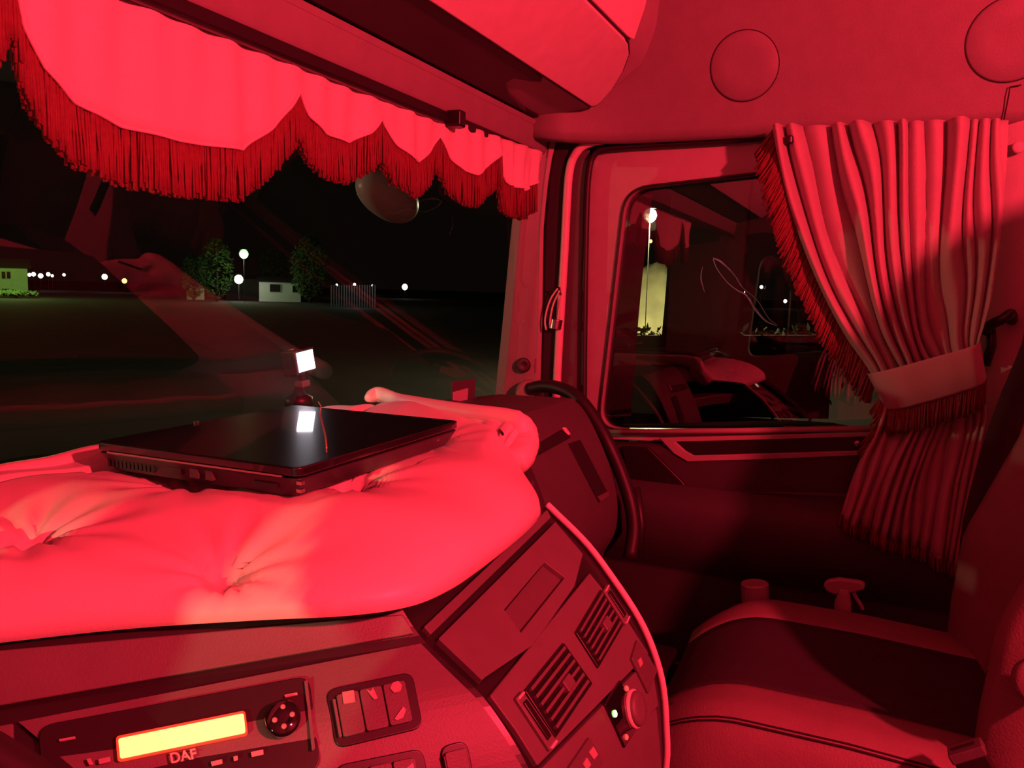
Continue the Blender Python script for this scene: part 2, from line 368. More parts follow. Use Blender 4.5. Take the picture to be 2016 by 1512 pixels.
# lower door panel
pr = [(1.81, -.262), (1.775, -.268), (1.766, -.280), (1.764, -.37), (1.745, -.405), (1.715, -.43), (1.702, -.455), (1.702, -.52), (1.725, -.56), (1.755, -.60), (1.765, -.86), (1.765, -1.08), (1.83, -1.08), (1.83, -.262)]
def sill(y): return (.30-y)*.103             # the sill dips towards the front
mb = MB(); rows = []
for k in range(12):
    y = -.17+.85*k/11
    rows.append([P(x, y, z+(sill(y)-.05 if z > -.40 else 0)) for x, z in pr])
mb.grid(rows, True); n = len(pr); mb.f.append(tuple(range(n))); mb.f.append(tuple(11*n+i for i in range(n)))
mb.make('door_panel', M['door'], dr, bevel=.006)
MB().tube([at(1190, 851, 'X', 1.768), at(1450, 848, 'X', 1.764), at(1760, 843, 'X', 1.764)], .006, 8).make('sill_strip', M['doorlip'], dr, smooth=True)
oo = [at(x, y, 'X', 1.760) for x, y in ((1296, 862), (1500, 857), (1790, 849), (1790, 893), (1500, 905), (1352, 909), (1325, 893))]
ii = [at(x, y, 'X', 1.760) for x, y in ((1330, 870), (1500, 866), (1780, 858), (1780, 885), (1500, 893), (1366, 897), (1350, 888))]
MB().ring(oo, ii, (.012, 0, 0)).make('handle_recess_frame', M['doorlip'], dr, bevel=.0025)
MB().prism([p+V((.004, 0, 0)) for p in ii], (.006, 0, 0)).make('handle_recess', M['black'], dr)
c = at(1688, 873, 'X', 1.758)
MB().lathe(c, (-1, 0, 0), [(.006, 0), (.006, .003), (.001, .004)], 12).make('lock_button', M['chrome'], dr)
q = [at(x, y, 'X', 1.752) for x, y in ((1222, 878), (1275, 880), (1345, 950), (1372, 992), (1250, 1000))]
MB().prism(q, (.012, 0, 0)).make('dark_insert', M['black'], dr, bevel=.003)
MB().box((1.60, -.16, .20), (1.612, .62, .36)).make('pocket_wall', M['door'], dr, bevel=.004)
MB().box((1.60, -.16, .19), (1.80, .62, .205)).make('pocket_floor', M['door'], dr)
# smoked wind deflector outside the front edge of the window
L = [(1250, 345), (1225, 385), (1205, 500), (1190, 640), (1172, 850)]; R = [(1300, 345), (1284, 385), (1270, 500), (1263, 560), (1255, 650), (1240, 850)]
strip('wind_deflector', L, R, 1.87, 1.90, .004, M['tint'], bevel=0, label='smoked wind deflector outside the passenger window', cat='deflector')
# wing mirror outside the door window
wm = thing('wing_mirror', P(2.2, .55, -.35), 'tall black wing mirror outside the passenger window', 'mirror')
L = [at(x, y, 'X', 2.15) for x, y in ((1362, 350), (1358, 420), (1353, 520), (1347, 600), (1343, 668))]
R_ = [at(x, y, 'X', 2.10) for x, y in ((1440, 345), (1432, 420), (1425, 520), (1418, 600), (1405, 668))]
rows = []
for a, b in zip(spline(L, 12), spline(R_, 12)):
    c = (a+b)/2; e = (b-a)/2; d = V((.06, .10, 0))
    rows.append([c+e*math.cos(t)+d*math.sin(t) for t in [2*math.pi*k/16 for k in range(16)]])
mb = MB().grid(rows, True); mb.f.append(tuple(range(16))); mb.f.append(tuple(11*16+i for i in range(16)))
mb.make('housing', M['groove'], wm, smooth=True, bevel=.0)
MB().tube([P(2.2, .62, .32), P(2.05, .70, .35), P(1.87, .72, .34)], .014, 8).make('bracket', M['black'], wm, smooth=True)
MB().tube([P(2.2, .62, -.06), P(2.05, .70, -.10), P(1.87, .72, -.10)], .014, 8).make('bracket', M['black'], wm, smooth=True)
wm2 = thing('wing_mirror', P(-1.05, .44, -.45), "added unseen black wing mirror outside the driver's window", 'mirror')  # out of view, placed to cut the street light on the dash pad
rows = []
for k in range(14):
    z = -.46+.80*k/13; q = .062*(1-abs(k/13*2-1)**5)+.006
    rows.append([P(-1.05+.05*math.sin(t), .405+q*math.cos(t), z) for t in [2*math.pi*m/16 for m in range(16)]])
mb = MB().grid(rows, True); mb.f.append(tuple(range(16))); mb.f.append(tuple(13*16+i for i in range(16)))
mb.make('housing', M['black'], wm2, smooth=True)
for z in (.22, -.34): MB().tube([P(-1.05, .42, z), P(-.9, .66, z+.02), P(-.71, .70, z+.02)], .014, 8).make('bracket', M['black'], wm2, smooth=True)
# front mirror beyond the windscreen
fm = thing('front_mirror', P(1.55, 1.2, .1), 'pale grey ramp mirror housing outside the windscreen', 'mirror')
c0 = at(764, 385, 'Y', 1.22)
mb = MB(); rows = []
ax = (at(700, 345, 'Y', 1.22)-at(850, 450, 'Y', 1.22)).normalized(); ay = (at(800, 330, 'Y', 1.22)-at(745, 445, 'Y', 1.22)); ay = (ay-ax*ay.dot(ax)).normalized(); az = ax.cross(ay)
for i in range(13):
    th = math.pi*i/12
    rows.append([c0+ax*(.115*math.cos(th))+(ay*(.062*math.cos(f))+az*(.06*math.sin(f)))*(math.sin(th)**.7) for f in [2*math.pi*k/20 for k in range(20)]])
MB().grid(rows, True).make('housing', M['mirror'], fm, smooth=True)
MB().tube([c0-ax*.05, c0-ax*.10+V((.02, -.02, .12)), P(1.62, 1.0, .46), P(1.60, .78, .43)], .016, 8).make('arm', M['black'], fm, smooth=True)
# ------------------------------------------------------------------ fringes
def fringe(name, tops, dirs, length, m, parent, layers=2, r=.0016, jitter=.12, spread=.003, nudge=V((0, 0, 0))):
    mb = MB()
    for L in range(layers):
        for i, p in enumerate(tops):
            d = dirs[i] if isinstance(dirs, list) else dirs
            ln = length*(1+random.uniform(-jitter, jitter*.4)); a = p+nudge*L+V((random.uniform(-1, 1), random.uniform(-1, 1), 0))*spread*.4
            sw = V((random.uniform(-1, 1), random.uniform(-1, 1), 0))*spread
            mb.tube([a, a+d*ln*.33+sw*.3, a+d*ln*.68+sw*.8, a+d*ln+sw], [r*.9, r*1.1, r*.95, r*1.25], 5)
    return mb.make(name, m, parent, smooth=True, kind='stuff')
# ------------------------------------------------------------------ windscreen valance
def yv(x): return .722-.05*max(0, (x-1.0)/.75)**2
def vp(px, py):
    y = .72
    for _ in range(4): p = at(px, py, 'Y', y); y = yv(p.x)
    return p
edges = [[(20, -25), (38, 60), (80, 140), (150, 205), (250, 252), (350, 280), (465, 298), (525, 255), (560, 215), (580, 183)],
    [(580, 183), (605, 232), (640, 265), (690, 282), (720, 264), (740, 237)],
    [(740, 237), (772, 288), (800, 312), (824, 320), (850, 298), (868, 270)],
    [(868, 270), (890, 315), (910, 338), (932, 346), (955, 330), (975, 303)],
    [(975, 303), (978, 350), (1000, 366), (1033, 376), (1050, 366), (1068, 352), (1060, 310)]]
va = thing('scalloped_valance', P(1.1, .72, .28), 'scalloped cream valance with wine red fringe along the windscreen top', 'valance')
allp = []
for k, e in enumerate(edges): allp += [vp(x, y) for x, y in e][(1 if k else 0):]
x0, z0 = allp[0].x, allp[0].z
allp = [V((x0-.20+.19*t/8, 0, z0+.012-.09*math.sin(math.pi*t/8)**.7)) for t in range(8)]+[V((x0-.006, 0, z0+.016))]+allp
for p in allp: p.y = yv(p.x)
cols = resample(allp, 420)
rows = [[] for _ in range(9)]
for i, b in enumerate(cols):
    top = CZ+.290
    for j in range(9):
        t = j/8; z = top+(b.z-top)*t
        fold = .0045*math.sin(b.x*46+math.sin(b.x*17)*2)*(.3+.7*t)+.003*math.sin(b.x*110+1)*(1-t*.4)+.006*math.sin(b.x*19+2)*t
        if b.x > 1.52: fold += .006*math.sin(b.x*160)*t
        rows[j].append(V((b.x, b.y-.004+fold, z)))
MB().grid(rows).make('cloth', M['cloth'], va, smooth=True, solid=.002)
hem = [V((p.x, rows[8][i].y-.001, p.z+.002)) for i, p in enumerate(cols)]
MB().tube(hem, .0024, 6).make('hem', M['cloth'], va, smooth=True)
tops = [V((p.x, p.y+.002, p.z+.004)) for p in resample([V((p.x, rows[8][i].y, p.z)) for i, p in enumerate(cols)], 1050)]
fringe('fringe', tops, V((0, 0, -1)), .062, M['fringe'], va, layers=3, r=.00150, nudge=V((.001, .003, 0)))
# ------------------------------------------------------------------ passenger door curtain
cu_ = thing('door_curtain', P(1.70, -.02, -.49), 'cream pleated door curtain gathered by a tieback beside the passenger seat', 'curtain')
XC = 1.705
Lb = [(1522, 252), (1540, 330), (1562, 420), (1588, 500), (1622, 580), (1664, 660), (1702, 715), (1722, 745)]
Rb = [(1986, 236), (1982, 330), (1972, 430), (1960, 520), (1948, 590), (1934, 640), (1926, 672), (1930, 700)]
Lc = [(1738, 775), (1742, 800), (1722, 850), (1694, 905), (1672, 960), (1656, 1012)]
Rc = [(1938, 730), (1937, 770), (1940, 820), (1925, 890), (1905, 980), (1886, 1108)]
random.seed(11)
NP = 13; ph = [0]
wd = [random.uniform(.45, 1.7) for _ in range(NP)]; tot = sum(wd)
cum = [sum(wd[:i])/tot for i in range(NP+1)]
amp = [random.uniform(.45, 1.35) for _ in range(NP)]
shade_off = [random.uniform(0, 6) for _ in range(NP)]
def pleat(u, v):
    k = min(NP-1, max(0, next((i for i in range(NP) if u <= cum[i+1]), NP-1)))
    t = (u-cum[k])/(cum[k+1]-cum[k])
    return amp[k]*(max(0, math.sin(math.pi*min(1, max(0, t))))**.8)*(1+.25*math.sin(v*5+shade_off[k]))
NC = 200
def cur_rows(Lp, Rp, n, a0, a1):
    Ls = spline([at(x, y, 'X', XC) for x, y in Lp], n); Rs = spline([at(x, y, 'X', XC) for x, y in Rp], n); rows = []
    for i in range(n):
        v = i/(n-1); row = []
        for k in range(NC):
            u = k/(NC-1); p = Ls[i].lerp(Rs[i], u); a = a0+(a1-a0)*v
            row.append(p+V((-a*pleat(u+.022*math.sin(v*5+u*8)+.008*math.sin(v*11+u*21), v)+.006*math.sin(u*7+v*4), 0, 0)))
        rows.append(row)
    return rows
upr = cur_rows(Lb, Rb, 34, .040, .026); lor = cur_rows(Lc, Rc, 22, .014, .030)
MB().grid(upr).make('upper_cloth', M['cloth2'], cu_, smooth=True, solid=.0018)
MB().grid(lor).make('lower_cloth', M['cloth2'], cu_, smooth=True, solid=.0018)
tb_t = [at(x, y, 'X', 1.665) for x, y in ((1708, 738), (1770, 722), (1850, 700), (1900, 686), (1932, 674))]
tb_b = [at(x, y, 'X', 1.660) for x, y in ((1746, 810), (1800, 797), (1870, 777), (1915, 762), (1944, 750))]
a = spline(tb_t, 24); b = spline(tb_b, 24)
rows = []
for i in range(24):
    e = 1-abs(i/23*2-1)**6; d = V((-.012*e+.03*(1-e), 0, 0)); rows.append([a[i]+d, a[i].lerp(b[i], .08)+d+V((-.004, 0, 0)), a[i].lerp(b[i], .5)+d+V((-.006+.002*math.sin(i*.9), 0, 0)), a[i].lerp(b[i], .94)+d+V((-.004, 0, 0)), b[i]+d])
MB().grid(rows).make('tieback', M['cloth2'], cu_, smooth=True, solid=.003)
tops = [r[4]+V((.002, 0, .004)) for r in rows]; tops = resample(tops, 110)
fringe('tieback_fringe', tops, V((.12, .0, -1)).normalized(), .052, M['fringe'], cu_, layers=2, r=.0016, nudge=V((.003, 0, 0)))
le = resample([r[0]+V((.004, 0, 0)) for r in upr[:-1]], 170)
dirs = [V((random.uniform(-.05, .05), .62-.40*i/169+random.uniform(-.12, .12), -1)).normalized() for i in range(170)]
fringe('side_fringe', le, dirs, .058, M['fringe'], cu_, layers=3, r=.0018, jitter=.15, spread=.004, nudge=V((.003, -.003, 0)))
le = resample([r[0]+V((.004, 0, 0)) for r in lor], 80)
dirs = [V((random.uniform(-.1, .1), .45+random.uniform(-.15, .1), -1)).normalized() for i in range(80)]
fringe('lower_side_fringe', le[:30], dirs[:30], .045, M['fringe'], cu_, layers=2, r=.0018, jitter=.25, spread=.005)
fringe('bottom_fringe', resample([p+V((.001, 0, .002)) for p in lor[-1]], 120), V((0, 0, -1)), .026, M['fringe'], cu_, layers=2, r=.0017, jitter=.3)
hk = [at(1936, 655, 'X', 1.72), at(1950, 640, 'X', 1.712), at(1975, 628, 'X', 1.70), at(1990, 618, 'X', 1.705), at(1992, 632, 'X', 1.725)]
th = thing('tieback_hook', hk[0], 'black curtain tieback hook on the door pillar', 'hook')
MB().tube(spline(hk, 16), .0095, 8).make('hook', M['black'], th, smooth=True)
MB().tube([at(1950, 640, 'X', 1.725), at(1952, 680, 'X', 1.725), at(1940, 720, 'X', 1.725)], .008, 8).make('shank', M['black'], th, smooth=True)
c = at(1555, 268, 'X', 1.672)
MB().tube([c, c+V((0, 0, -.014))], .010, 12).make('curtain_stop', M['black'], bevel=.003, label='small black stopper knob at the top of the door curtain', cat='knob')

# the same curtain, mirrored, at the driver's window
cu2 = thing('door_curtain', P(-.60, .235, -.49), "cream pleated curtain gathered at the driver's window", 'curtain')
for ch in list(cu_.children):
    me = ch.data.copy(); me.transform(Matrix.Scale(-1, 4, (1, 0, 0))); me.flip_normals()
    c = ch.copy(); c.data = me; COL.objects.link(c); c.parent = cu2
# ------------------------------------------------------------------ dashboard
da = thing('dashboard', P(.9, .6, -1.1), 'wrap-around truck dashboard with radio, switches and vents', 'dashboard')
D = V((-.735, .678, 0)).normalized()         # run of the driver-facing panel
pR = [(.385, -.279), (.372, -.289), (.329, -.323), (.294, -.361), (.259, -.405), (.238, -.443), (.223, -.487), (.216, -.54), (.214, -.60), (.23, -.72), (.25, -1.0)]
pL = [(.402, -.290), (.375, -.322), (.345, -.343), (.310, -.365), (.282, -.394), (.261, -.423), (.246, -.455), (.236, -.50), (.23, -.56), (.235, -.70), (.25, -1.0)]
XL_, XR_ = .644, .98
a = spline([P(XL_, y, z) for y, z in pL], 40); b = spline([P(XR_, y, z) for y, z in pR], 40)
cons = [[a[i].lerp(b[i], k/10) for k in range(11)] for i in range(40)]
radp = [[a[i]+D*(.62*(10-k)/10) for k in range(11)] for i in range(40)]
def bvh(rows):
    m = MB().grid(rows); return BVHTree.FromPolygons(m.v, m.f)
BC, BR = bvh(cons), bvh(radp)
def hit(px, py, tree):
    d = ray(px, py).normalized(); loc, n, i, t = tree.ray_cast(EYE, d)
    if loc is None:
        return None, None
    if n.dot(d) > 0: n = -n
    return loc, n
def closed_body(rows, yback):                # surface with a back and ends
    mb = MB(); n = len(rows[0])
    full = [[V((p.x, max(p.y, 0)+0, p.z)) for p in r] for r in rows]
    top = [V((p.x, p.y+yback, p.z-.03)) for p in rows[0]]; bot = [V((p.x, p.y+yback, p.z)) for p in rows[-1]]
    mb.grid([top]+rows+[bot, top])
    for k in (0, n-1): mb.f.append(tuple(i*n+k for i in range(len(rows)+2)))
    return mb
closed_body(cons, .40).make('console_body', M['black'], da, smooth=False)
closed_body(radp, .30).make('driver_panel_body', M['black'], da)
MB().prism([P(.19, .99, -.304), P(.19, .83, -.304), P(.644, .405, -.304), P(.98, .40, -.304), P(1.10, .46, -.304), P(1.60, .62, -.304), P(1.66, .93, -.304)], (0, 0, -.03)).make('dash_deck', M['dashd'], da, bevel=.004)
def slab(name, quad, tree, m, parent=da, t=.006, o=.0, nu=8, nv=8, bevel=.0015, **k):
    g = []; gn = []
    for i in range(nv+1):
        r = []; rn = []
        for j in range(nu+1):
            u = j/nu; v = i/nv
            if len(quad) == 2:
                pl = resample([(a_, b_, 0) for a_, b_ in quad[0]], nv+1)[i]; pr_ = resample([(a_, b_, 0) for a_, b_ in quad[1]], nv+1)[i]; e_ = pl.lerp(pr_, u)
                p, n = hit(e_.x, e_.y, tree)
                if p is None: print('MISS', name, e_.x, e_.y); return None
                r.append(p); rn.append(n); continue
            x = (quad[0][0]*(1-u)+quad[1][0]*u)*(1-v)+(quad[3][0]*(1-u)+quad[2][0]*u)*v
            y = (quad[0][1]*(1-u)+quad[1][1]*u)*(1-v)+(quad[3][1]*(1-u)+quad[2][1]*u)*v
            p, n = hit(x, y, tree)
            if p is None: print('MISS', name, x, y); return None
            r.append(p); rn.append(n)
        g.append(r); gn.append(rn)
    N = sum((n for r in gn for n in r), V()).normalized()
    top = [[p+N*(t+o) for p in r] for r in g]; bot = [[p+N*(o-.001) for p in r] for r in g]
    mb = MB(); mb.grid(top); nb = len(mb.v); mb.grid(bot); W = nu+1
    per = [(0, j) for j in range(nu)]+[(i, nu) for i in range(nv)]+[(nv, j) for j in range(nu, 0, -1)]+[(i, 0) for i in range(nv, 0, -1)]
    for q, (i, j) in enumerate(per):
        i2, j2 = per[(q+1)%len(per)]; mb.f.append((i*W+j, i2*W+j2, nb+i2*W+j2, nb+i*W+j))
    return mb.make(name, m, parent, bevel=bevel, **k)
def plate(name, poly, tree, m, parent=da, t=.004, o=0, r=.004, bevel=.0, **k):   # flat plate with rounded corners, on the surface
    hs = [hit(x, y, tree) for x, y in poly]; N = sum((h[1] for h in hs), V()).normalized(); pts = rounded([h[0] for h in hs], r)
    return MB().slab([p+N*(t+o) for p in pts], [p+N*(o-.001) for p in pts]).make(name, m, parent, bevel=bevel, **k)
def rframe(name, poly, inset, tree, m, parent=da, t=.006, o=0, r=.006, **k):
    hs = [hit(x, y, tree) for x, y in poly]; N = sum((h[1] for h in hs), V()).normalized(); pts = rounded([h[0] for h in hs], r)
    c = sum(pts, V())/len(pts); inn = [p+(c-p).normalized()*inset for p in pts]
    return MB().ring([p+N*(o-.001) for p in pts], [p+N*(o-.001) for p in inn], N*t).make(name, m, parent, **k)
# vent console: proud panels over the dark body, grooves between them
def ring_panel(name, outer, inner, tree, m, t):
    ho = [hit(x, y, tree) for x, y in outer]; hi = [hit(x, y, tree) for x, y in inner]
    N = sum((h[1] for h in ho+hi), V()).normalized()
    o1 = resample([h[0] for h in ho], 32, True); i1 = resample([h[0] for h in hi], 32, True)
    return MB().ring([p-N*.001 for p in o1], [p-N*.001 for p in i1], N*t).make(name, m, da, bevel=.001)
slab('upper_lip', [(828, 1240), (1072, 1008), (1080, 1024), (842, 1256)], BC, M['dash'], t=.006, nu=12, nv=3)
def side_pts(q, n=8): return [hit(q[k][0]+(q[(k+1)%4][0]-q[k][0])*i/n, q[k][1]+(q[(k+1)%4][1]-q[k][1])*i/n, BC) for k in range(4) for i in range(n)]
so_ = side_pts([(856, 1266), (1088, 1034), (1142, 1098), (942, 1348)]); si_ = side_pts([(986, 1208), (1066, 1114), (1126, 1160), (1040, 1282)])
N_ = sum((h[1] for h in so_), V()).normalized()
MB().ring([h[0]-N_*.001 for h in so_], [h[0]-N_*.001 for h in si_], N_*.008).make('storage_panel', M['dash'], da, bevel=.0012)
slab('storage_recess', [(988, 1210), (1066, 1116), (1125, 1160), (1040, 1281)], BC, M['dashd'], t=.0015, bevel=0)
slab('vent_panel', [[(956, 1374), (1006, 1442), (1050, 1512)], [(1154, 1132), (1218, 1210), (1270, 1290)]], BC, M['dash'], t=.006, nu=10, nv=10)
slab('control_panel_side', [(1054, 1515), (1272, 1294), (1288, 1390), (1100, 1590)], BC, M['dash'], t=.006, nu=8, nv=6)
slab('console_flank', [(1160, 1500), (1284, 1394), (1294, 1512), (1190, 1620)], BC, M['dash'], t=.006, nu=6, nv=6)
MB().tube([p+V((0, -.003, .003)) for p in b], .0045, 8).make('edge_trim', M['flap'], da, smooth=True)
def vent(quad, nsl, wheel):
    v = slab('air_vent', quad, BC, M['black'], t=.003, o=.006, nu=6, nv=6)
    Q = quad
    def lp(u, w_): return tuple((Q[0][i]*(1-u)+Q[1][i]*u)*(1-w_)+(Q[3][i]*(1-u)+Q[2][i]*u)*w_ for i in (0, 1))
    for k in range(nsl):
        w0 = .05+.92*k/nsl; w1 = w0+.40/nsl
        slab('vent_slat', [lp(.06, w0), lp(.93, w0), lp(.93, w1), lp(.06, w1)], BC, M['slat'], v, t=.004, o=.0085, nu=6, nv=1, bevel=.0006)
    for k in range(4):
        u0 = .14+.22*k
        slab('vent_fin', [lp(u0, .06), lp(u0+.03, .06), lp(u0+.03, .94), lp(u0, .94)], BC, M['black'], v, t=.002, o=.008, nu=1, nv=6, bevel=0)
    slab('vent_tab', [lp(.52, .42), lp(.70, .42), lp(.70, .66), lp(.52, .66)], BC, M['slat'], v, t=.007, o=.0085, nu=2, nv=2)
    wq = slab('thumbwheel_frame', wheel, BC, M['dash'], t=.004, o=.006, nu=2, nv=6)
    W = wheel
    def lw(u, w_): return tuple((W[0][i]*(1-u)+W[1][i]*u)*(1-w_)+(W[3][i]*(1-u)+W[2][i]*u)*w_ for i in (0, 1))
    slab('thumbwheel', [lw(.25, .14), lw(.75, .14), lw(.75, .86), lw(.25, .86)], BC, M['black'], wq, t=.003, o=.009, nu=2, nv=6)
    for w_ in (.03, .93): slab('chrome_tip', [lw(.1, w_), lw(.9, w_), lw(.9, w_+.05), lw(.1, w_+.05)], BC, M['tubep'], wq, t=.0035, o=.009, nu=2, nv=2)
vent([(1020, 1366), (1098, 1271), (1155, 1352), (1081, 1460)], 6, [(1000, 1382), (1014, 1366), (1082, 1466), (1068, 1486)])
vent([(1122, 1251), (1173, 1166), (1217, 1237), (1167, 1322)], 6, [(1176, 1170), (1184, 1156), (1228, 1222), (1220, 1238)])
# heater controls
kp = slab('knob_plate', [(1177, 1388), (1208, 1340), (1247, 1428), (1216, 1474)], BC, M['gloss'], t=.003, o=.006, nu=4, nv=4)
h, n = hit(1234, 1396, BC)
MB().lathe(h+n*.008, n, [(.019, -.004), (.019, .006), (.017, .009), (.010, .0095), (.001, .009)], 28).make('heater_knob', M['dash'], kp, smooth=True)
MB().lathe(h+n*.008, n, [(.021, -.002), (.021, .003), (.019, .004)], 28).make('knob_ring', M['tubep'], kp, smooth=True)
for px, py, mm, r in ((1195, 1407, 'led', .0036), (1217, 1450, 'ledr', .003), (1219, 1358, 'ledr', .003)):
    h, n = hit(px, py, BC); MB().lathe(h+n*.008, n, [(r, 0), (r, .0025), (r*.5, .0035)], 14).make('indicator_light', M[mm], kp, smooth=True)
sp_ = slab('side_switch', [(1230, 1300), (1242, 1262), (1281, 1322), (1263, 1368)], BC, M['dashd'], t=.004, o=.006, nu=4, nv=4)
slab('switch_mark', [(1240, 1304), (1246, 1298), (1250, 1310), (1245, 1318)], BC, M['symb'], sp_, t=.001, o=.010, nu=1, nv=1, bevel=0)
lp_ = slab('lower_switch', [(1098, 1520), (1145, 1452), (1172, 1500), (1130, 1560)], BC, M['dashd'], t=.004, o=.006, nu=4, nv=4)
for q in ([(1140, 1482), (1149, 1470), (1158, 1486), (1150, 1496)], [(1128, 1505), (1136, 1492), (1144, 1506), (1136, 1518)]):
    slab('switch_mark', q, BC, M['symb'], lp_, t=.001, o=.010, nu=1, nv=1, bevel=0)
# driver-facing panel: lip strip, facia, radio, switch blocks
slab('lip_strip', [[(-60, 1288), (-60, 1402)], [(790, 1212), (814, 1250)]], BR, M['dash'], t=.006, nu=14, nv=4)
slab('facia', [[(38, 1424), (200, 1560), (300, 1660)], [(826, 1270), (878, 1322), (936, 1378), (988, 1450), (1026, 1516)]], BR, M['dash'], t=.0015, o=.0035, nu=16, nv=14, bevel=0) or print('facia miss')
slab('facia_end', [(-80, 1446), (28, 1427), (30, 1560), (-80, 1590)], BR, M['dash'], t=.005, nu=4, nv=4)
ra = plate('radio', [(76, 1434), (606, 1335), (630, 1520), (95, 1640)], BR, M['black'], t=.004, o=.005, r=.012, bevel=.001)
plate('display_rim', [(229, 1458), (481, 1407), (487, 1455), (233, 1508)], BR, M['dispr'], ra, t=.001, o=.009, r=.003)
plate('display', [(234, 1463), (478, 1413), (482, 1451), (238, 1502)], BR, M['disp'], ra, t=.0012, o=.0095, r=.002)
plate('facia_edge', [(596, 1348), (602, 1346), (617, 1480), (611, 1484)], BR, M['dash'], ra, t=.002, o=.009, r=.001)
h, n = hit(553, 1424, BR)
kn = MB().lathe(h+n*.009, n, [(.0145, 0), (.0145, .006), (.0125, .008), (.001, .0075)], 28).make('volume_knob', M['gloss'], ra, smooth=True)
for dx, dy in ((-16, 6), (0, -20), (18, -5), (2, 18)):
    h2, n2 = hit(553+dx, 1424+dy, BR); MB().lathe(h2+n*.016, n, [(.0022, 0), (.0022, .0015), (.001, .002)], 8).make('knob_mark', M['symb'], kn)
for q in ([(118, 1466), (150, 1460), (151, 1464), (119, 1470)], [(195, 1500), (218, 1495), (219, 1505), (197, 1510)], [(558, 1378), (583, 1373), (584, 1378), (559, 1383)], [(492, 1483), (516, 1478), (517, 1488), (494, 1493)], [(458, 1492), (466, 1490), (467, 1499), (459, 1501)], [(414, 1502), (436, 1497), (437, 1506), (416, 1511)], [(172, 1500), (180, 1498), (186, 1510), (178, 1512)]):
    plate('radio_mark', q, BR, M['symb'], ra, t=.0005, o=.009, r=.0005)
# maker's letters under the display
tc = bpy.data.curves.new('letters', 'FONT'); tc.body = 'DAF'; tc.size = 1; tc.offset = .02; tc.extrude = .02
to = bpy.data.objects.new('letters_tmp', tc); COL.objects.link(to); bpy.context.view_layer.update()
tm = bpy.data.meshes.new_from_object(to.evaluated_get(bpy.context.evaluated_depsgraph_get())); bpy.data.objects.remove(to)
A, n = hit(338, 1507, BR); B, _ = hit(388, 1497, BR); C_, _ = hit(334, 1487, BR)
xs = [v.co.x for v in tm.vertices]; ys = [v.co.y for v in tm.vertices]
e1 = (B-A)/(max(xs)-min(xs)); e2 = (C_-A)/(max(ys)-min(ys))
mk('maker_letters', [A+e1*(v.co.x-min(xs))+e2*(v.co.y-min(ys))+n*(.0095+v.co.z*.01) for v in tm.vertices], [tuple(p.vertices) for p in tm.polygons], M['ledr'], ra)
def swblock(poly, marks, split):
    s = plate('switch_block', poly, BR, M['black'], t=.003, o=.005, r=.010, bevel=.001)
    a_, b_, c_, d_ = [V((x, y, 0)) for x, y in poly]; cc = (a_+b_+c_+d_)/4
    def f(u, w_): p = (a_*(1-u)+b_*u)*(1-w_)+(d_*(1-u)+c_*u)*w_; return (p.x, p.y)
    for i in range(split):
        u0 = .10+.80*i/split; u1 = .10+.80*(i+1)/split-.012
        q = plate('rocker_switch', [f(u0, .14), f(u1, .14), f(u1, .86), f(u0, .86)], BR, M['dashd'], s, t=.003, o=.008, r=.003, bevel=.0008)
        for (k, shape) in marks:
            if k == i:
                pts = [(shape[0]+x, shape[1]+y) for x, y in shape[2]]
                plate('switch_symbol', pts, BR, M['symb'], q, t=.0004, o=.011, r=.0008)
    plate('edge_light', [f(.055, .2), f(.085, .2), f(.085, .84), f(.055, .84)], BR, M['dash'], s, t=.003, o=.008, r=.001)
sq = [(-12, -10), (11, -14), (14, 9), (-9, 13)]
swblock([(638, 1363), (808, 1327), (830, 1437), (658, 1479)], [(0, (682, 1384, sq)), (1, (728, 1376, [(-12, -8), (-2, -4), (2, -12), (12, 10), (4, 12)])),
    (2, (775, 1364, [(-12, 2), (-6, -9), (5, -12), (12, -4), (9, 8), (-4, 11)])), (2, (782, 1411, [(-11, 10), (6, -14), (12, -8), (6, 8), (-6, 13)]))], 3)
swblock([(655, 1507), (828, 1472), (845, 1570), (672, 1608)], [(2, (800, 1507, [(-8, 6), (6, -6), (9, 4), (-4, 10)]))], 3)
swblock([(860, 1470), (914, 1456), (932, 1548), (878, 1566)], [], 1)
# passenger wing of the dash
wp = [(1128, 784), (1150, 808), (1172, 848), (1194, 900), (1210, 955), (1216, 1005), (1210, 1050), (1190, 1085)]
wr = spline([at(x, y, 'X', 1.55) for x, y in wp], 30)
wr = [V((1.55, wr[0].y+.16, wr[0].z-.004))]+wr+[V((1.55, wr[-1].y+.03, wr[-1].z-.12)), V((1.55, wr[-1].y+.05, wr[-1].z-.5))]
wing = [[V((x, p.y+(.0 if x < 1.5 else .03*((x-1.5)/.05)**2*0), p.z)) for x in (1.21, 1.28, 1.35, 1.4, 1.45, 1.5, 1.53, 1.54, 1.55)] for p in wr]
BW = bvh(wing)
closed_body(wing, .18).make('passenger_wing', M['wing'], da)
slab('demister_slot', [(1048, 880), (1104, 846), (1122, 862), (1054, 900)], BW, M['groove'], t=.003, nu=4, nv=2) or print('slot miss')
slab('side_slot', [(1118, 874), (1140, 866), (1195, 972), (1178, 990)], BW, M['groove'], t=.003, nu=2, nv=6) or print('slot2 miss')
slab('slot_edge', [(1106, 842), (1112, 842), (1122, 856), (1117, 858)], BW, M['tubep'], t=.003, nu=1, nv=1)
slab('slot_grille', [(1172, 978), (1192, 968), (1196, 976), (1178, 988)], BW, M['slat'], t=.003, o=.003, nu=3, nv=1)
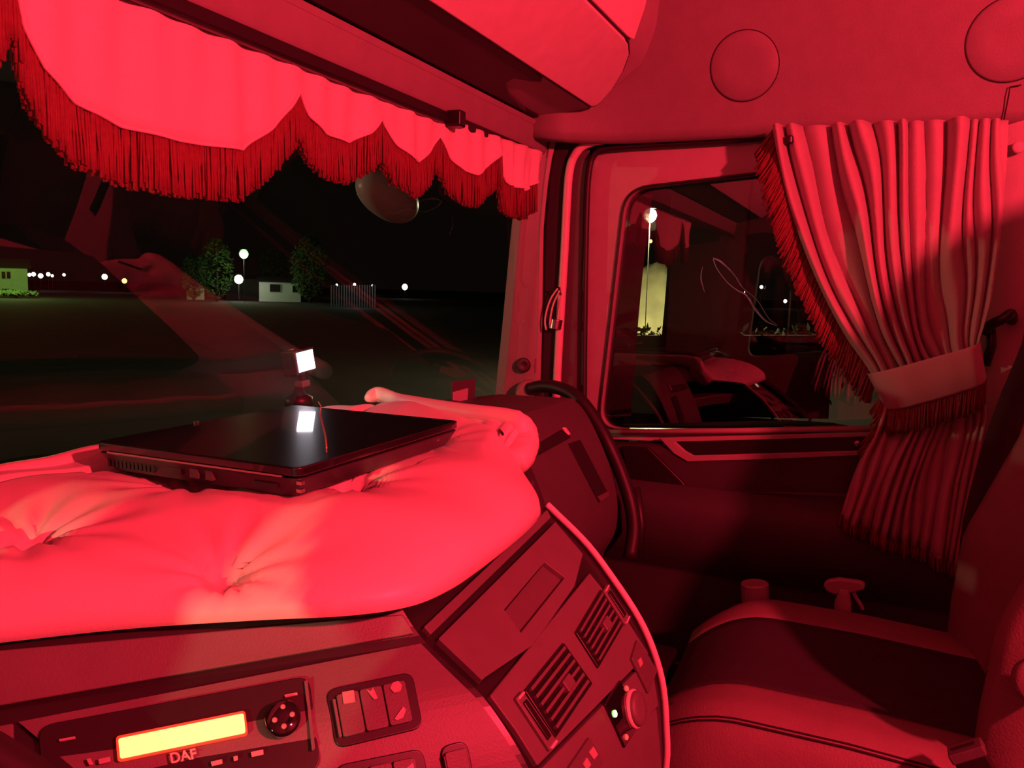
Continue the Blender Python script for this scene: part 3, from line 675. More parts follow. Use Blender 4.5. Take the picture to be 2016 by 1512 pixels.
# black entry handle curving down from the pillar
hp = [(1043, 766, 1.70), (1075, 760, 1.68), (1112, 768, 1.66), (1142, 788, 1.64), (1170, 825, 1.63), (1198, 875, 1.62), (1222, 930, 1.62), (1240, 985, 1.61), (1248, 1040, 1.60), (1240, 1100, 1.58)]
eh = thing('entry_grab_handle', at(1240, 1100, 'X', 1.58), 'thick black curved entry handle between dash and passenger door', 'handle')
MB().tube(spline([at(x, y, 'X', X) for x, y, X in hp], 40), .0145, 12).make('grip', M['rubber'], eh, smooth=True)
MB().tube([at(1252, 960, 'X', 1.64), at(1262, 1030, 'X', 1.63), at(1258, 1090, 'X', 1.62)], .010, 8).make('lower_arm', M['rubber'], eh, smooth=True)
# steering wheel (its rim just enters the photograph)
sw = thing('steering_wheel', P(.02, .50, -.6), 'black steering wheel rim below the radio', 'steering wheel')
ny = V((0, -.55, .83)).normalized(); ux = V((1, 0, 0)); uy = ny.cross(ux)
cw = P(.12, .46, -.375)
MB().tube([cw+(ux*math.cos(t)+uy*math.sin(t))*.24 for t in [2*math.pi*k/48 for k in range(49)]], .0165, 12, False).make('rim', M['rubber'], sw, smooth=True)
MB().lathe(cw-ny*.05, ny, [(.075, 0), (.08, .02), (.06, .04), (.001, .045)], 24).make('hub', M['black'], sw, smooth=True)
for t in (.3, math.pi-.3, -1.0, math.pi+1.0):
    d = ux*math.cos(t)+uy*math.sin(t); MB().tube([cw-ny*.03+d*.06, cw+d*.232], .014, 8).make('spoke', M['black'], sw, smooth=True)
MB().tube([cw-ny*.05, cw-ny*.22], .035, 14).make('column', M['black'], sw, smooth=True)

# ------------------------------------------------------------------ quilted pad on the dash
def XY(pts, n): return spline([V((x, y, 0)) for x, y in pts], n)
NU, NV = 150, 90
A = at(588, 922, 'Z', -.184); Bq = at(905, 828, 'Z', -.184); Cq = at(245, 858, 'Z', -.184)
ex = (Bq-A); LX = ex.length; ex.normalize(); ey = V((-ex.y, ex.x, 0)); LY = (Cq-A).dot(ey)
Fc = resample(XY([(.20, .80), (.30, .71), (.404, .611), (.469, .545), (.528, .469), (.575, .403), (.618, .368), (.67, .357), (.73, .357), (.80, .361), (.89, .369), (.955, .380)], 120), NU)
Bc = resample(XY([(.20, .95), (.40, .885), (.595, .885), (.79, .90), (.95, .90), (1.12, .89), (1.28, .885)], 120), NU)
Lc_ = [Fc[0].lerp(Bc[0], k/(NV-1)) for k in range(NV)]
Rc_ = resample(XY([(.955, .380), (1.0, .405), (1.07, .455), (1.14, .50), (1.20, .54), (1.25, .68), (1.28, .885)], 120), NV)
tuft = [at(x, y, 'Z', -.240) for x, y in ((50, 1068), (440, 1098), (385, 975), (690, 965), (845, 890), (-200, 1130))]
rows = []
for j in range(NV):
    v = j/(NV-1); r = []
    for i in range(NU):
        u = i/(NU-1)
        p = Fc[i]*(1-v)+Bc[i]*v+Lc_[j]*(1-u)+Rc_[j]*u-(Fc[0]*(1-u)*(1-v)+Fc[-1]*u*(1-v)+Bc[0]*(1-u)*v+Bc[-1]*u*v)
        f = 1 if v > .36 else math.sqrt(max(0, 1-(1-v/.36)**2))
        ue = .80+.14*min(1, max(0, (v-.15)/.35)); g = 1 if u < ue else math.sqrt(max(0, 1-((u-ue)/(1-ue))**2*.96))
        h = (.066+.006*v)*f*(.22+.78*g)
        x = 0
        if v > .82: x = -.018*math.sin((v-.82)/.06*math.pi)**2 if v < .88 else 0
        bk = 1 if v < .97 else math.sqrt(max(0, 1-((v-.97)/.03)**2))
        dz = .022*math.exp(-((u-.93)/.06)**2)*min(1, max(0, (v-.3)/.3))*min(1, max(0, (.93-v)/.2))
        for t in tuft:
            dx, dy = p.x-t.x, p.y-t.y; q = math.hypot(dx, dy); an = math.atan2(dy, dx)
            dz -= (.022*math.exp(-(q/.024)**2)+.014*math.exp(-(q/.085)**2))*(1+.25*math.sin(an*11+t.x*40)*min(1, q/.02))
        z = -.284+h*bk*(1)+ (dz+x)*f*g+.004*math.sin(p.x*31+p.y*11)*f*g
        q = V((p.x-A.x, p.y-A.y, 0)); lx, ly = q.dot(ex), q.dot(ey)
        if -.012 < lx < LX+.012 and -.012 < ly < LY+.012: z = min(z, -.2195)
        r.append(P(p.x, p.y, max(z, -.30)))
    rows.append(r)
pd = thing('quilted_dash_pad', P(.8, .6, -.29), 'cream quilted leatherette pad spread over the dashboard top', 'cushion')
mb = MB().grid(rows); bt = [[V((p.x, p.y, CZ-.303)) for p in (rows[0], rows[-1])[k]] for k in (0, 1)]
mb.make('quilted_top', M['pad'], pd, smooth=True, solid=.004, soff=-1)
MB().tube([P(p.x, p.y-.012, -.222) for p in Bc[4:118]], [.016+.001*math.sin(k*.4) for k in range(114)], 12).make('back_roll', M['pad'], pd, smooth=True)
# rolled edge with a crumpled end at the passenger side
rp = [at(x, y, 'Z', z) for x, y, z in ((722, 785, -.197), (745, 777, -.193), (790, 788, -.194), (860, 801, -.195), (940, 814, -.196), (995, 824, -.199), (1022, 836, -.206), (1032, 858, -.224), (1028, 888, -.242), (1008, 915, -.255))]
rr_ = [interp([0, .05, .11, .2, .4, .6, .7, .8, .9, .96, 1], [.006, .012, .015, .011, .013, .018, .021, .023, .024, .024, .018], k/59) for k in range(60)]
mb = MB().tube(spline(rp, 60), rr_, 16)
random.seed(5)
for k, v in enumerate(mb.v):
    if k//16 > 36: v += V((random.uniform(-1, 1), random.uniform(-1, 1), random.uniform(-1, 1)))*.0022
mb.make('rolled_edge', M['pad'], pd, smooth=True, sub=1)
e1_ = spline(rp, 60)[14:52]; e2_ = spline([at(x, y, 'Z', z) for x, y, z in ((838, 818, -.214), (900, 838, -.219), (950, 862, -.226), (985, 888, -.236), (1004, 912, -.250))], 38); dr_ = []
for k in range(38):
    w_ = .0035*math.sin(k*1.15)+.002*math.sin(k*2.3+1)
    dr_.append([e1_[k]+V((0, 0, -.002)), e1_[k].lerp(e2_[k], .3)+V((0, 0, .010+w_*.6)), e1_[k].lerp(e2_[k], .65)+V((0, 0, .007+w_)), e2_[k]+V((0, 0, -.004+w_*.4))])
MB().grid(dr_).make('draped_edge', M['pad'], pd, smooth=True, solid=.003, sub=1)
MB().tube(spline([at(x, y, 'Z', -.212) for x, y in ((905, 822), (945, 822), (975, 838), (990, 855))], 14), .0022, 6).make('pad_cord', M['rubber'], pd, smooth=True)

# ------------------------------------------------------------------ laptop lying closed on the pad
la = thing('laptop', P(.75, .6, -.19), 'closed black glossy laptop lying on the quilted pad', 'laptop')
def lpnt(x, y, z): return A+ex*x+ey*y+V((0, 0, z))
def lbox(x0, x1, y0, y1, z0, z1): return MB().obox(lpnt((x0+x1)/2, (y0+y1)/2, (z0+z1)/2), ex, ey, V((0, 0, 1)), (x1-x0)/2, (y1-y0)/2, (z1-z0)/2)
MB().prism(rounded([lpnt(0, 0, -.010), lpnt(LX, 0, -.010), lpnt(LX, LY, -.010), lpnt(0, LY, -.010)], .012), (0, 0, .010)).make('lid', M['lid'], la, bevel=.002)
MB().slab(rounded([lpnt(0, 0, -.012), lpnt(LX, 0, -.012), lpnt(LX, LY, -.012), lpnt(0, LY, -.012)], .014), rounded([lpnt(.012, .012, -.034), lpnt(LX-.012, .012, -.034), lpnt(LX-.012, LY-.012, -.034), lpnt(.012, LY-.012, -.034)], .014)).make('base', M['lap'], la, bevel=.002)
lbox(-.0012, .002, .02, LY-.02, -.0115, -.0095).make('trim_line', M['chrome'], la)
def side(y0, y1, z0, z1, m, nm, x=-.001): return lbox(x, x+.010, y0, y1, z0, z1).make(nm, m, la, bevel=.0006)
for k in range(12): side(LY-.085+k*.006, LY-.0815+k*.006, -.028, -.018, M['groove'], 'cooling_slot', .0035)
side(LY-.125, LY-.105, -.026, -.018, M['camb'], 'side_port', .003)
side(LY-.150, LY-.138, -.027, -.016, M['wing'], 'screw_post', .0025); side(LY-.170, LY-.160, -.027, -.016, M['wing'], 'screw_post', .0025)
side(.03, .06, -.026, -.020, M['camb'], 'side_port', .003)
for z in (-.016, -.024): lbox(.004, .010, .0, .006, z-.0025, z+.001).make('front_light', M['chrome'], la)
lbox(.26*LX/.31, .265*LX/.31, .004, .010, -.020, -.017).make('front_light', M['symb'], la)
for x in (.235, .245): lbox(x*LX/.31*.55, x*LX/.31*.55+.002, LY-.004, LY-.002, 0, .003).make('lid_bumper', M['chrome'], la)
# red dotted reflection in the lid, built as a strand of glowing beads
cp = [at(x, y, 'Z', -.1815) for x, y in ((627, 791), (632, 800), (629, 812), (634, 830), (639, 850), (642, 868), (643, 881))]
cc = spline(cp, 34)
rc = thing('red_dotted_reflection', cc[-1], 'red dotted reflection on the laptop lid, built as a glowing strand', 'reflection')
MB().tube(cc, .0005, 5).make('reflection_line', M['fringe'], rc)
mb = MB()
for p in cc: mb.lathe(p-V((0, 0, .001)), (0, 0, 1), [(.0003, 0), (.0008, .0005), (.0008, .0010), (.0003, .0014)], 6)
mb.make('reflection_dots', M['ledr'], rc, kind='stuff')
# ------------------------------------------------------------------ action camera behind the laptop
cen = at(588, 711, 'Y', .92); vd = (EYE-cen); vd.z = 0; vd.normalize()
ang = math.radians(47); nb = V((vd.x*math.cos(ang)-vd.y*math.sin(ang), vd.x*math.sin(ang)+vd.y*math.cos(ang), .10)).normalized()
zz = V((-.12, .05, 1)); zz = (zz-nb*zz.dot(nb)).normalized(); xx = zz.cross(nb).normalized()
ac = thing('action_camera', at(588, 772, 'Y', .92), 'small action camera with a lit white screen behind the laptop', 'camera')
MB().obox(cen, xx, zz, nb, .026, .0225, .016).make('camera_case', M['camb'], ac, bevel=.004, seg=3)
MB().obox(cen+nb*.0163, xx, zz, nb, .0195, .0165, .0012).make('lit_screen', M['screen'], ac)
MB().lathe(cen-nb*.016+xx*.008, -nb, [(.011, 0), (.011, .006), (.009, .007), (.001, .006)], 20).make('lens', M['gloss'], ac, smooth=True)
MB().lathe(cen+zz*.0225-xx*.014, zz, [(.005, 0), (.005, .0015), (.001, .002)], 12).make('shutter_button', M['chrome'], ac)
MB().obox(cen-zz*.031, xx, zz, nb, .004, .010, .006).make('mount_arm', M['camb'], ac, bevel=.002)
MB().obox(cen-zz*.040, xx, zz, nb, .010, .006, .010).make('mount_screw', M['slat'], ac, bevel=.003)
bz = at(588, 772, 'Y', .92)
MB().lathe(V((bz.x, bz.y, bz.z-.012)), (0, 0, 1), [(.024, -.012), (.024, .004), (.012, .010), (.007, .022), (.001, .022)], 18).make('mount_foot', M['camb'], ac, smooth=True)
# little card on the dash by the windscreen corner
k1 = [at(x, y, 'Y', .76) for x, y in ((891, 752), (936, 745), (934, 800), (891, 790))]
cd_ = thing('dash_card', k1[3], 'small card leaning against the windscreen corner', 'card')
MB().prism(k1, (0, .003, 0)).make('sheet', M['wing'], cd_)
k2 = [at(x, y, 'Y', .758) for x, y in ((893, 772), (922, 764), (920, 792), (893, 788))]
MB().prism(k2, (0, .002, 0)).make('printed_patch', M['card'], cd_)

# ------------------------------------------------------------------ passenger seat
se = thing('passenger_seat', P(1.32, -.1, -1.1), 'two-tone passenger seat with a black centre stripe', 'seat')
def cush(x):                                  # height profile across the cushion (x from near to far side)
    return interp([1.05, 1.07, 1.10, 1.15, 1.20, 1.32, 1.42, 1.47, 1.52, 1.56, 1.58], [-.62, -.560, -.545, -.545, -.555, -.562, -.552, -.540, -.544, -.575, -.65], x)
def cush_y(y):                                # front rounding
    if y > .13: return -.075*((y-.13)/.15)**2.2
    return -.015*max(0, (.0-y)/.3)
def cpart(name, x0, x1, m, n):
    xs = [x0+(x1-x0)*k/n for k in range(n+1)]; ys = [-.36+.64*k/28 for k in range(29)]
    top = []
    for y in ys:
        fr = 0 if y < .17 else (y-.17)/.11
        top.append([P(x+(.03*fr*fr if x < 1.12 else (-.05*fr*fr if x > 1.5 else 0)), y, cush(x)+cush_y(y)) for x in xs])
    mb = MB(); n1 = len(xs)
    botr = [[V((p.x, p.y, CZ-.76)) for p in r] for r in top]
    mb.grid(top); o = len(mb.v); mb.grid(botr); ny_ = len(ys)
    per = [(0, j) for j in range(n)]+[(i, n) for i in range(ny_-1)]+[(ny_-1, j) for j in range(n, 0, -1)]+[(i, 0) for i in range(ny_-1, 0, -1)]
    for q, (i, j) in enumerate(per):
        i2, j2 = per[(q+1)%len(per)]; mb.f.append((i*n1+j, i2*n1+j2, o+i2*n1+j2, o+i*n1+j))
    return mb.make(name, m, se, smooth=True)
cpart('side_bolster', 1.05, 1.165, M['leather'], 10); cpart('centre_stripe', 1.166, 1.435, M['seatc'], 12); cpart('side_bolster', 1.436, 1.58, M['leather'], 10)
for x in (1.0765, 1.0715):
    MB().tube([P(x-.001+(.03*((y-.17)/.11)**2 if y > .17 else 0), y, cush(x)+cush_y(y)+.0005) for y in [-.30+.56*k/24 for k in range(25)]], .0014, 5).make('seam', M['groove'], se)
MB().box((1.09, -.34, CZ-.83), (1.54, .20, CZ-.76)).make('seat_pan', M['black'], se, bevel=.01)
MB().box((1.16, -.28, 0), (1.46, .12, CZ-.83)).make('seat_base', M['black'], se, bevel=.01)
def backy(z): return -.195-.30*(z+.52)        # leaning back; z from the eye
def bpart(name, x0, x1, m, n):
    xs = [x0+(x1-x0)*k/n for k in range(n+1)]; zs = [-.60+.90*k/34 for k in range(35)]
    top = []
    for z in zs:
        r = []
        for x in xs:
            u = (x-1.31)/.26
            bol = .075*math.exp(-((abs(u)-.80)/.28)**2)*interp([-.6, -.5, -.38, -.1, .12, .2], [.5, .9, 1.25, .9, .5, .2], z)
            if u < 0: bol *= .95
            edge = .09*max(0, (abs(u)-.88)/.12)**2
            tp = .10*max(0, (z-.20)/.10)**2
            r.append(P(1.31+(x-1.31)*(1 if z < .1 else 1-.25*((z-.1)/.2)**2), backy(z)+bol-edge-tp, z))
        top.append(r)
    mb = MB(); n1 = len(xs); back = [[V((p.x, -.185-.30*((p.z-CZ)+.52)-.14, p.z)) for p in r] for r in top]
    mb.grid(top); o = len(mb.v); mb.grid(back); nz_ = len(zs)
    per = [(0, j) for j in range(n)]+[(i, n) for i in range(nz_-1)]+[(nz_-1, j) for j in range(n, 0, -1)]+[(i, 0) for i in range(nz_-1, 0, -1)]
    for q, (i, j) in enumerate(per):
        i2, j2 = per[(q+1)%len(per)]; mb.f.append((i*n1+j, i2*n1+j2, o+i2*n1+j2, o+i*n1+j))
    return mb.make(name, m, se, smooth=True)
bpart('back_bolster', 1.05, 1.149, M['leather'], 8); bpart('back_stripe', 1.15, 1.40, M['seatc'], 12); bpart('back_bolster', 1.401, 1.57, M['leather'], 8)
# seat belt webbing from the door pillar down behind the seat's far bolster
bl = [P(1.728, -.50, .27), P(1.69, -.40, .12), at(2090, 560, 'X', 1.66), at(2040, 690, 'X', 1.64), at(1990, 810, 'X', 1.625), at(1952, 930, 'X', 1.612), at(1925, 1040, 'X', 1.60), at(1915, 1150, 'X', 1.60)]
bs = spline(bl, 20); wv = V((.012, -.025, -.004))
wb = thing('seat_belt', bs[-1], 'black seat belt webbing hanging beside the passenger backrest', 'seat belt')
MB().grid([[p-wv, p, p+wv] for p in bs]).make('webbing', M['seatc'], wb, smooth=True, solid=.0015)
MB().box((1.712, -.535, CZ+.245), (1.74, -.465, CZ+.305)).make('belt_guide', M['black'], wb, bevel=.006)
# belt buckle by the seat
bb = at(1905, 1482, 'X', 1.03)
sb = thing('seat_belt_buckle', bb-V((0, 0, .16)), 'black belt buckle standing beside the passenger seat', 'buckle')
tx = (at(1928, 1474, 'X', 1.03)-at(1882, 1488, 'X', 1.03)).normalized(); tz = V((0, 0, 1)); tz = (tz-tx*tz.dot(tx)).normalized(); tn = tx.cross(tz)
MB().obox(bb-tz*.045, tx, tz, tn, .018, .05, .010).make('buckle_body', M['black'], sb, bevel=.003)
MB().obox(bb+tz*.002, tx, tz, tn, .0195, .006, .012).make('buckle_mouth', M['wing'], sb, bevel=.002)
MB().obox(bb+tz*.007, tx, tz, tn, .012, .002, .003).make('tongue_slot', M['groove'], sb)
MB().obox(bb-tz*.24, tx, tz, tn, .012, .15, .003).make('stalk', M['black'], sb)
# round inner lever plate at the seat back edge
c = at(2046, 1345, 'X', 1.03)
MB().lathe(c, (-1, 0, 0), [(.026, -.01), (.026, .004), (.020, .008), (.001, .009)], 24).make('recliner_knob', M['leather'], se, smooth=True)
# dark bin between console and seat
bn = thing('dark_bin', P(1.38, .36, -1.1), 'glossy dark bin between console and passenger seat', 'bin')
z1 = at(1325, 1322, 'X', 1.35).z
c = at(1300, 1322, 'X', 1.35)
poly = [V((1.32, .31, 0)), V((1.50, .31, 0)), V((1.52, .50, 0)), V((1.32, .50, 0))]
MB().slab([p+V((0, 0, z1)) for p in rounded([V((1.14, .295, 0)), V((1.45, .295, 0)), V((1.45, .48, 0)), V((1.14, .48, 0))], .02)], [p+V((0, 0, .001)) for p in rounded([V((1.16, .31, 0)), V((1.43, .31, 0)), V((1.43, .46, 0)), V((1.16, .46, 0))], .02)]).make('bucket', M['gloss'], bn, bevel=.003)
MB().tube([p+V((0, 0, z1)) for p in rounded([V((1.14, .295, 0)), V((1.45, .295, 0)), V((1.45, .48, 0)), V((1.14, .48, 0)), V((1.14, .295, 0))], .02)], .005, 8, False).make('rim', M['wing'], bn, smooth=True)
# bottles in the door pocket
bo = at(1487, 1160, 'X', 1.68)
fl_ = .206
bt_ = thing('capped_bottle', (bo.x, bo.y, fl_), 'pale bottle with a round screw cap in the door pocket', 'bottle')
axb = V((0, .10, 1)).normalized()
MB().lathe(V((bo.x, bo.y-.03, fl_)), axb, [(.036, 0), (.040, .01), (.040, bo.z-fl_-.13), (.030, bo.z-fl_-.075), (.022, bo.z-fl_-.055), (.001, bo.z-fl_-.05)], 22).make('flask', M['bottle'], bt_, smooth=True)
MB().lathe(V((bo.x, bo.y-.03, fl_)), axb, [(.026, bo.z-fl_-.06), (.027, bo.z-fl_-.02), (.0275, bo.z-fl_+.012), (.025, bo.z-fl_+.015), (.001, bo.z-fl_+.013)], 22).make('cap', M['bottle'], bt_, smooth=False)
so = at(1662, 1158, 'X', 1.68)
st = thing('spray_bottle', (so.x, so.y, fl_), 'pale trigger spray bottle in the door pocket', 'bottle')
MB().lathe(V((so.x, so.y, fl_)), (0, 0, 1), [(.034, 0), (.038, .01), (.038, so.z-fl_-.14), (.016, so.z-fl_-.07), (.015, so.z-fl_-.05), (.001, so.z-fl_-.05)], 20).make('flask', M['bottle'], st, smooth=True)
MB().lathe(V((so.x, so.y, so.z)), (0, 0, 1), [(.016, -.06), (.016, -.03), (.012, -.012), (.011, 0)], 16).make('neck_collar', M['bottle'], st, smooth=True)
hd_ = [at(x, y, 'X', 1.672) for x, y in ((1620, 1152), (1628, 1144), (1650, 1140), (1690, 1145), (1704, 1150), (1702, 1162), (1680, 1168), (1662, 1172), (1640, 1172), (1626, 1165))]
MB().prism(hd_, (.018, 0, 0)).make('spray_head', M['bottle'], st, bevel=.005, seg=3)
MB().tube(spline([at(x, y, 'X', 1.681) for x, y in ((1680, 1165), (1686, 1178), (1694, 1190), (1698, 1200))], 10), .004, 8).make('trigger', M['bottle'], st, smooth=True)
# ceiling lamp (out of the photograph, lights the cab)
cl = thing('ceiling_lamp', LAMP, 'red lens cab lamp behind the driver', 'lamp')
MB().lathe(LAMP+V((0, 0, .02)), (0, 0, 1), [(.06, 0), (.07, .02), (.07, .18)], 24).make('housing', M['black'], cl, smooth=True)
MB().lathe(LAMP+V((0, 0, .02)), (0, 0, 1), [(.055, .0), (.055, .006)], 24).make('lens', M['lens'], cl, smooth=True)

# ------------------------------------------------------------------ the night outside
GZ = CZ-2.4
EX = dict(
    ground=mat('dark yard ground', (.03, .024, .019), .9, var=.5, scale=.6),
    green=mat('green lit render', (.55, .62, .38), .8, var=.15, scale=2),
    plaster=mat('pale plaster', (.6, .6, .52), .8),
    roof=mat('dark roof', (.06, .05, .05), .8),
    pane=mat('dark pane', (.02, .02, .02), .1),
    leaf=mat('tree leaves', (.10, .16, .05), .8, var=.5, scale=3),
    bark=mat('bark', (.07, .06, .05), .9),
    pole=mat('lamp post', (.06, .06, .055), .5),
    grass=mat('dry bank grass', (.42, .40, .20), .9, var=.6, scale=1.2, bump=.6, bscale=6),
    wht=mat('white far lamp', (1, 1, 1), .5, emit=(1, .93, .82), estr=6, var=0),
    grn=mat('green far lamp', (1, 1, 1), .5, emit=(.45, 1, .45), estr=1.6, var=0),
    flood=mat('flood lamp', (1, 1, 1), .5, emit=(.97, 1, .90), estr=14, var=0),
    orange=mat('orange far lamp', (1, .6, .3), .5, emit=(1, .45, .10), estr=5, var=0),
    steel=mat('fence steel', (.5, .5, .5), .4, metal=.6),
)
MB().box((-300, -300, GZ-.3), (600, 600, GZ)).make('ground', EX['ground'], label='dark level ground outside the truck', cat='ground', **S)
def house(name, L, R, ytop, dist, label, wins, m, roof_h=1.2, depth=8):
    a = far(L, 560, dist); b = far(R, 560, dist); top = far((L+R)/2, ytop, dist).z
    a.z = b.z = GZ; dx = (b-a); Lh = dx.length; dx.normalize(); dy = V((-dx.y, dx.x, 0))
    if dy.dot(a-EYE) < 0: dy = -dy
    t = thing(name, (a+b)/2, label, 'house')
    H = top-GZ; up = V((0, 0, 1)); c = (a+b)/2
    MB().obox(c+dy*depth/2+up*H/2, dx, dy, up, Lh/2, depth/2, H/2).make('wall', m, t)
    mb = MB(); e0_, e1_ = a-dx*.4-dy*.5+up*H, b+dx*.4-dy*.5+up*H; f0, f1 = e0_+dy*(depth+1), e1_+dy*(depth+1)
    r0 = a-dx*.4+dy*depth/2+up*(H+roof_h); r1 = b+dx*.4+dy*depth/2+up*(H+roof_h)
    mb.add([e0_, e1_, f1, f0, r0, r1], [(0, 1, 5, 4), (2, 3, 4, 5), (0, 4, 3), (1, 2, 5), (0, 3, 2, 1)]); mb.make('roof', EX['roof'], t)
    for (x0, y0, x1, y1) in wins:
        p = far(x0, y1, dist); q = far(x1, y0, dist); cx = ((p+q)/2); w_ = abs((q-p).dot(dx))/2; h_ = abs(q.z-p.z)/2
        cx = a+dx*((cx-a).dot(dx))+up*(cx.z-GZ)
        wf = MB().obox(cx-dy*.05, dx, dy, up, w_, .08, h_).make('window', EX['plaster'], t)
        MB().obox(cx-dy*.14, dx, dy, up, w_*.88, .03, h_*.9).make('pane', EX['pane'], wf)
    return t
house('village_house', -40, 55, 527, 120, 'two-storey green-lit house at the edge of the yard', [(3, 534, 11, 549), (13, 534, 21, 549), (3, 568, 22, 581)], EX['green'])
house('low_house', 510, 592, 556, 115, 'long low pale house beside a round tree', [(530, 559, 553, 575), (575, 562, 590, 576)], EX['plaster'], .8)
house('low_house', 367, 402, 566, 118, 'narrow green-lit shed behind the trees', [(384, 572, 392, 584)], EX['green'], .5)
house('low_house', 445, 509, 549, 125, 'grey gabled house under the flood lamp', [], EX['roof'], .6)
light('green_village_light', 'POINT', far(10, 500, 108), 1500, (.55, 1, .22), .3)
def lamp(px, py, dist, m, r, label, name='street_lamp', group=None, power=0, col=(1, 1, 1)):
    p = far(px, py, dist); t = thing(name, (p.x, p.y, GZ), label, 'lamp', group)
    MB().tube([V((p.x, p.y, GZ)), V((p.x, p.y, p.z))], (.012 if dist < 40 else .025), 6).make('post', EX['pole'], t)
    MB().lathe(p-V((0, 0, r)), (0, 0, 1), [(r*.3, 0), (r*.8, r*.4), (r, r), (r*.8, r*1.6), (r*.3, 2*r)], 12).make('bulb', m, t, smooth=True)
    MB().lathe(p+V((0, 0, r)), (0, 0, 1), [(r*.9, 0), (r*.5, r*.3), (r*.1, r*.4)], 10).make('cap', EX['pole'], t)
    if power: light('lamp_glow', 'POINT', p-V((0, 0, r*1.4))+(EYE-p).normalized()*r*1.5, power, col, r)
lamp(480, 500, 105, EX['grn'], .55, 'bright green-white street lamp above the trees', power=450, col=(.6, 1, .35))
lamp(470, 550, 112, EX['flood'], .55, 'white flood lamp on the grey gabled house', 'flood_lamp', power=150, col=(1, 1, .85))
lamp(1280, 424, 21.5, EX['flood'], .17, 'tall street lamp over the lit grass bank', power=900, col=(1, .90, .48))
for lab, grp, pts in (
    ('small white lamp in the row beside the two-storey house', 'lamps beside the two-storey house', ((58, 541, .4), (66, 540, .5), (80, 543, .6), (95, 540, .5), (103, 543, .35), (126, 541, .4))),
    ('small white lamp above the steel bar fence', 'lamps above the steel fence', ((663, 561, .3), (698, 560, .4), (733, 562, .25))),
    ('small cold white lamp seen through the passenger window', 'lamps beyond the passenger window', ((1428, 569, .5), (1465, 575, .25), (1499, 565, .45), (1546, 593, .5), (1572, 572, .25)))):
    for k, (px, py, r) in enumerate(pts): lamp(px, py, 160+k*5, EX['wht'], r*.7, lab, 'distant_lamp', grp)
lamp(206, 545, 170, EX['wht'], .5, 'lone white lamp next to the small orange lamp', 'distant_lamp')
lamp(797, 565, 170, EX['wht'], .6, 'brightest white lamp past the end of the steel fence', 'distant_lamp')
lamp(245, 553, 170, EX['orange'], .45, 'small orange lamp on the dark skyline', 'distant_lamp')
lamp(1281, 475, 60, EX['orange'], .12, 'tiny orange lamp behind the tall street lamp', 'distant_lamp')
def tree(px, pytop, pybot, wpx, dist, label, seed, n=900):
    random.seed(seed); top = far(px, pytop, dist); bot = far(px, pybot, dist); wr_ = (far(px+wpx/2, pytop, dist)-far(px-wpx/2, pytop, dist)).length/2
    t = thing('tree', (top.x, top.y, GZ), label, 'tree', 'trees around the street lamp')
    MB().tube([V((top.x, top.y, GZ)), V((top.x+.1, top.y, GZ+(top.z-GZ)*.5)), V((top.x, top.y, top.z-.5))], [.18, .13, .05], 7).make('trunk', EX['bark'], t, smooth=True)
    mb = MB(); z0 = max(bot.z, GZ+.3); zc = (top.z+z0)/2; hz = (top.z-z0)/2
    for _ in range(n):
        a1 = random.uniform(0, 2*math.pi); cz = random.uniform(-1, 1); rr = math.sqrt(1-cz*cz)*random.uniform(.55, 1.02)
        p = V((top.x+wr_*rr*math.cos(a1), top.y+wr_*rr*math.sin(a1), zc+hz*cz)); s = random.uniform(.16, .4)
        u_ = V((random.gauss(0, 1), random.gauss(0, 1), random.gauss(0, 1))).normalized(); v_ = u_.orthogonal().normalized()
        mb.add([p-u_*s, p+v_*s*.45, p+u_*s, p-v_*s*.45], [(0, 1, 2, 3)])
    mb.make('foliage', EX['leaf'], t, kind='stuff')
tree(610, 466, 588, 78, 112, 'round dark green tree beside the low house', 3, 1800)
tree(425, 470, 588, 70, 109, 'tall loose green tree left of the flood lamp', 4)
tree(540, 490, 560, 60, 140, 'small tree behind the low house roof', 5)
tree(380, 500, 588, 50, 116, 'slim dark tree by the green-lit shed', 6)
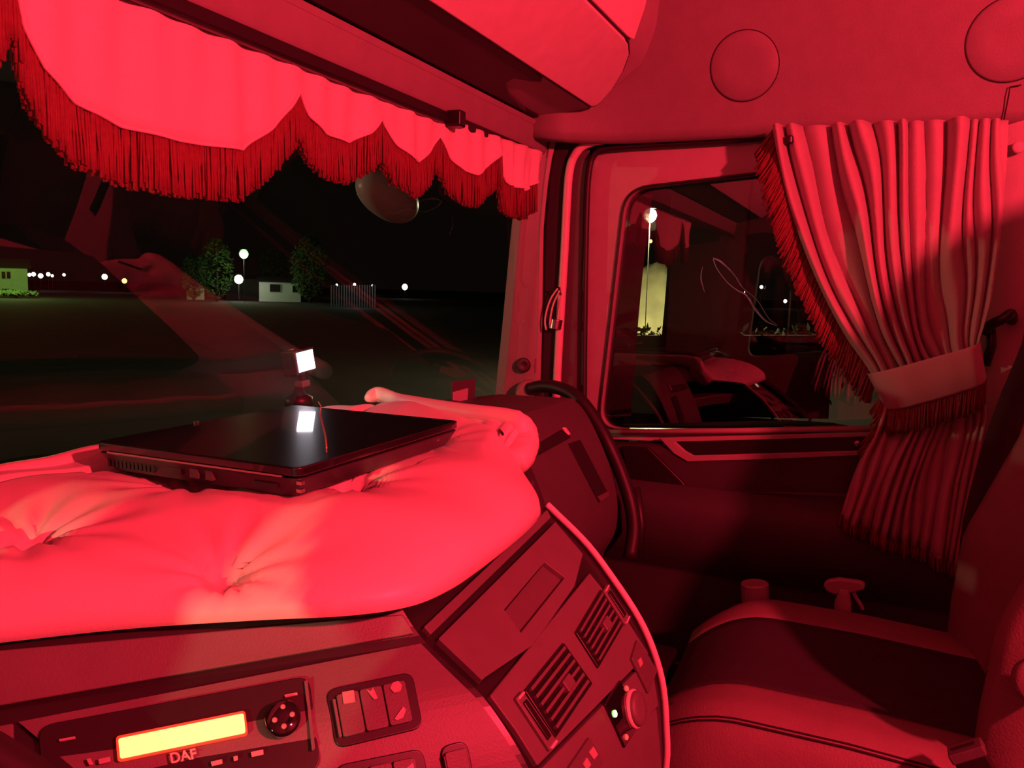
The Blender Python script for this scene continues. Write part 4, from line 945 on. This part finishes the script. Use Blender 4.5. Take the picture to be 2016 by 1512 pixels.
tree(30, 573, 592, 90, 110, 'low clipped bush before the two-storey house', 8)
# steel fence
random.seed(2)
fe = thing('steel_fence', far(695, 590, 95), 'upright steel bar fence beyond the yard', 'fence')
for k in range(18):
    p = far(652+k*5.1, 575, 95); MB().box((p.x-.05, p.y-.05, GZ), (p.x+.05, p.y+.05, far(652+k*5.1, 561, 95).z)).make('fence_bar', EX['steel'], fe)
light('fence_light', 'POINT', far(700, 562, 92), 60, (1, 1, .95), .2)
# grass bank under the tall lamp
a = far(1170, 640, 32); rows = []
for i in range(16):
    t = i/15; rows_ = []
    for k in range(24):
        px = 1140+k*12.5; d = 22.5+16*t; base = far(px, 560, d); hgt = 3.2*min(1, t*4.5)*max(0, 1-abs((px-1285)/145))**.3
        rows_.append(V((base.x, base.y, GZ+hgt+.12*math.sin(k*1.7+i*1.3))))
    rows.append(rows_)
MB().grid(rows).make('grass_bank', EX['grass'], smooth=True, solid=.3, label='yellow-lit grass bank below the tall street lamp', cat='bank')

# added hedge, keeps the foot of the lit bank dark
random.seed(21); hg = thing('added_hedge', far(1330, 640, 17), 'added dark hedge masking the foot of the lit grass bank', 'added_hedge')
mb = MB()
for _ in range(1500):
    px = random.uniform(1120, 1640); top = far(px, 645+random.uniform(-4, 6), 17.0); t = random.random()**.6
    p = V((top.x, top.y, GZ+(top.z-GZ)*t))+V((random.uniform(-.3, .3), random.uniform(-.3, .3), 0)); q = random.uniform(.06, .14)
    u_ = V((random.gauss(0, 1), random.gauss(0, 1), random.gauss(0, 1))).normalized(); v_ = u_.orthogonal().normalized()
    mb.add([p-u_*q, p+v_*q*.5, p+u_*q, p-v_*q*.5], [(0, 1, 2, 3)])
mb.make('foliage', EX['leaf'], hg, kind='stuff')
a = far(1120, 660, 17); b = far(1640, 660, 17); d = (b-a).normalized(); e = V((-d.y, d.x, 0)); c = (a+b)/2; hh = (c.z-GZ)/2
MB().obox(V((c.x, c.y, GZ+hh)), d, e, V((0, 0, 1)), (b-a).length/2, .15, hh).make('added_hedge_core', EX['bark'], hg)
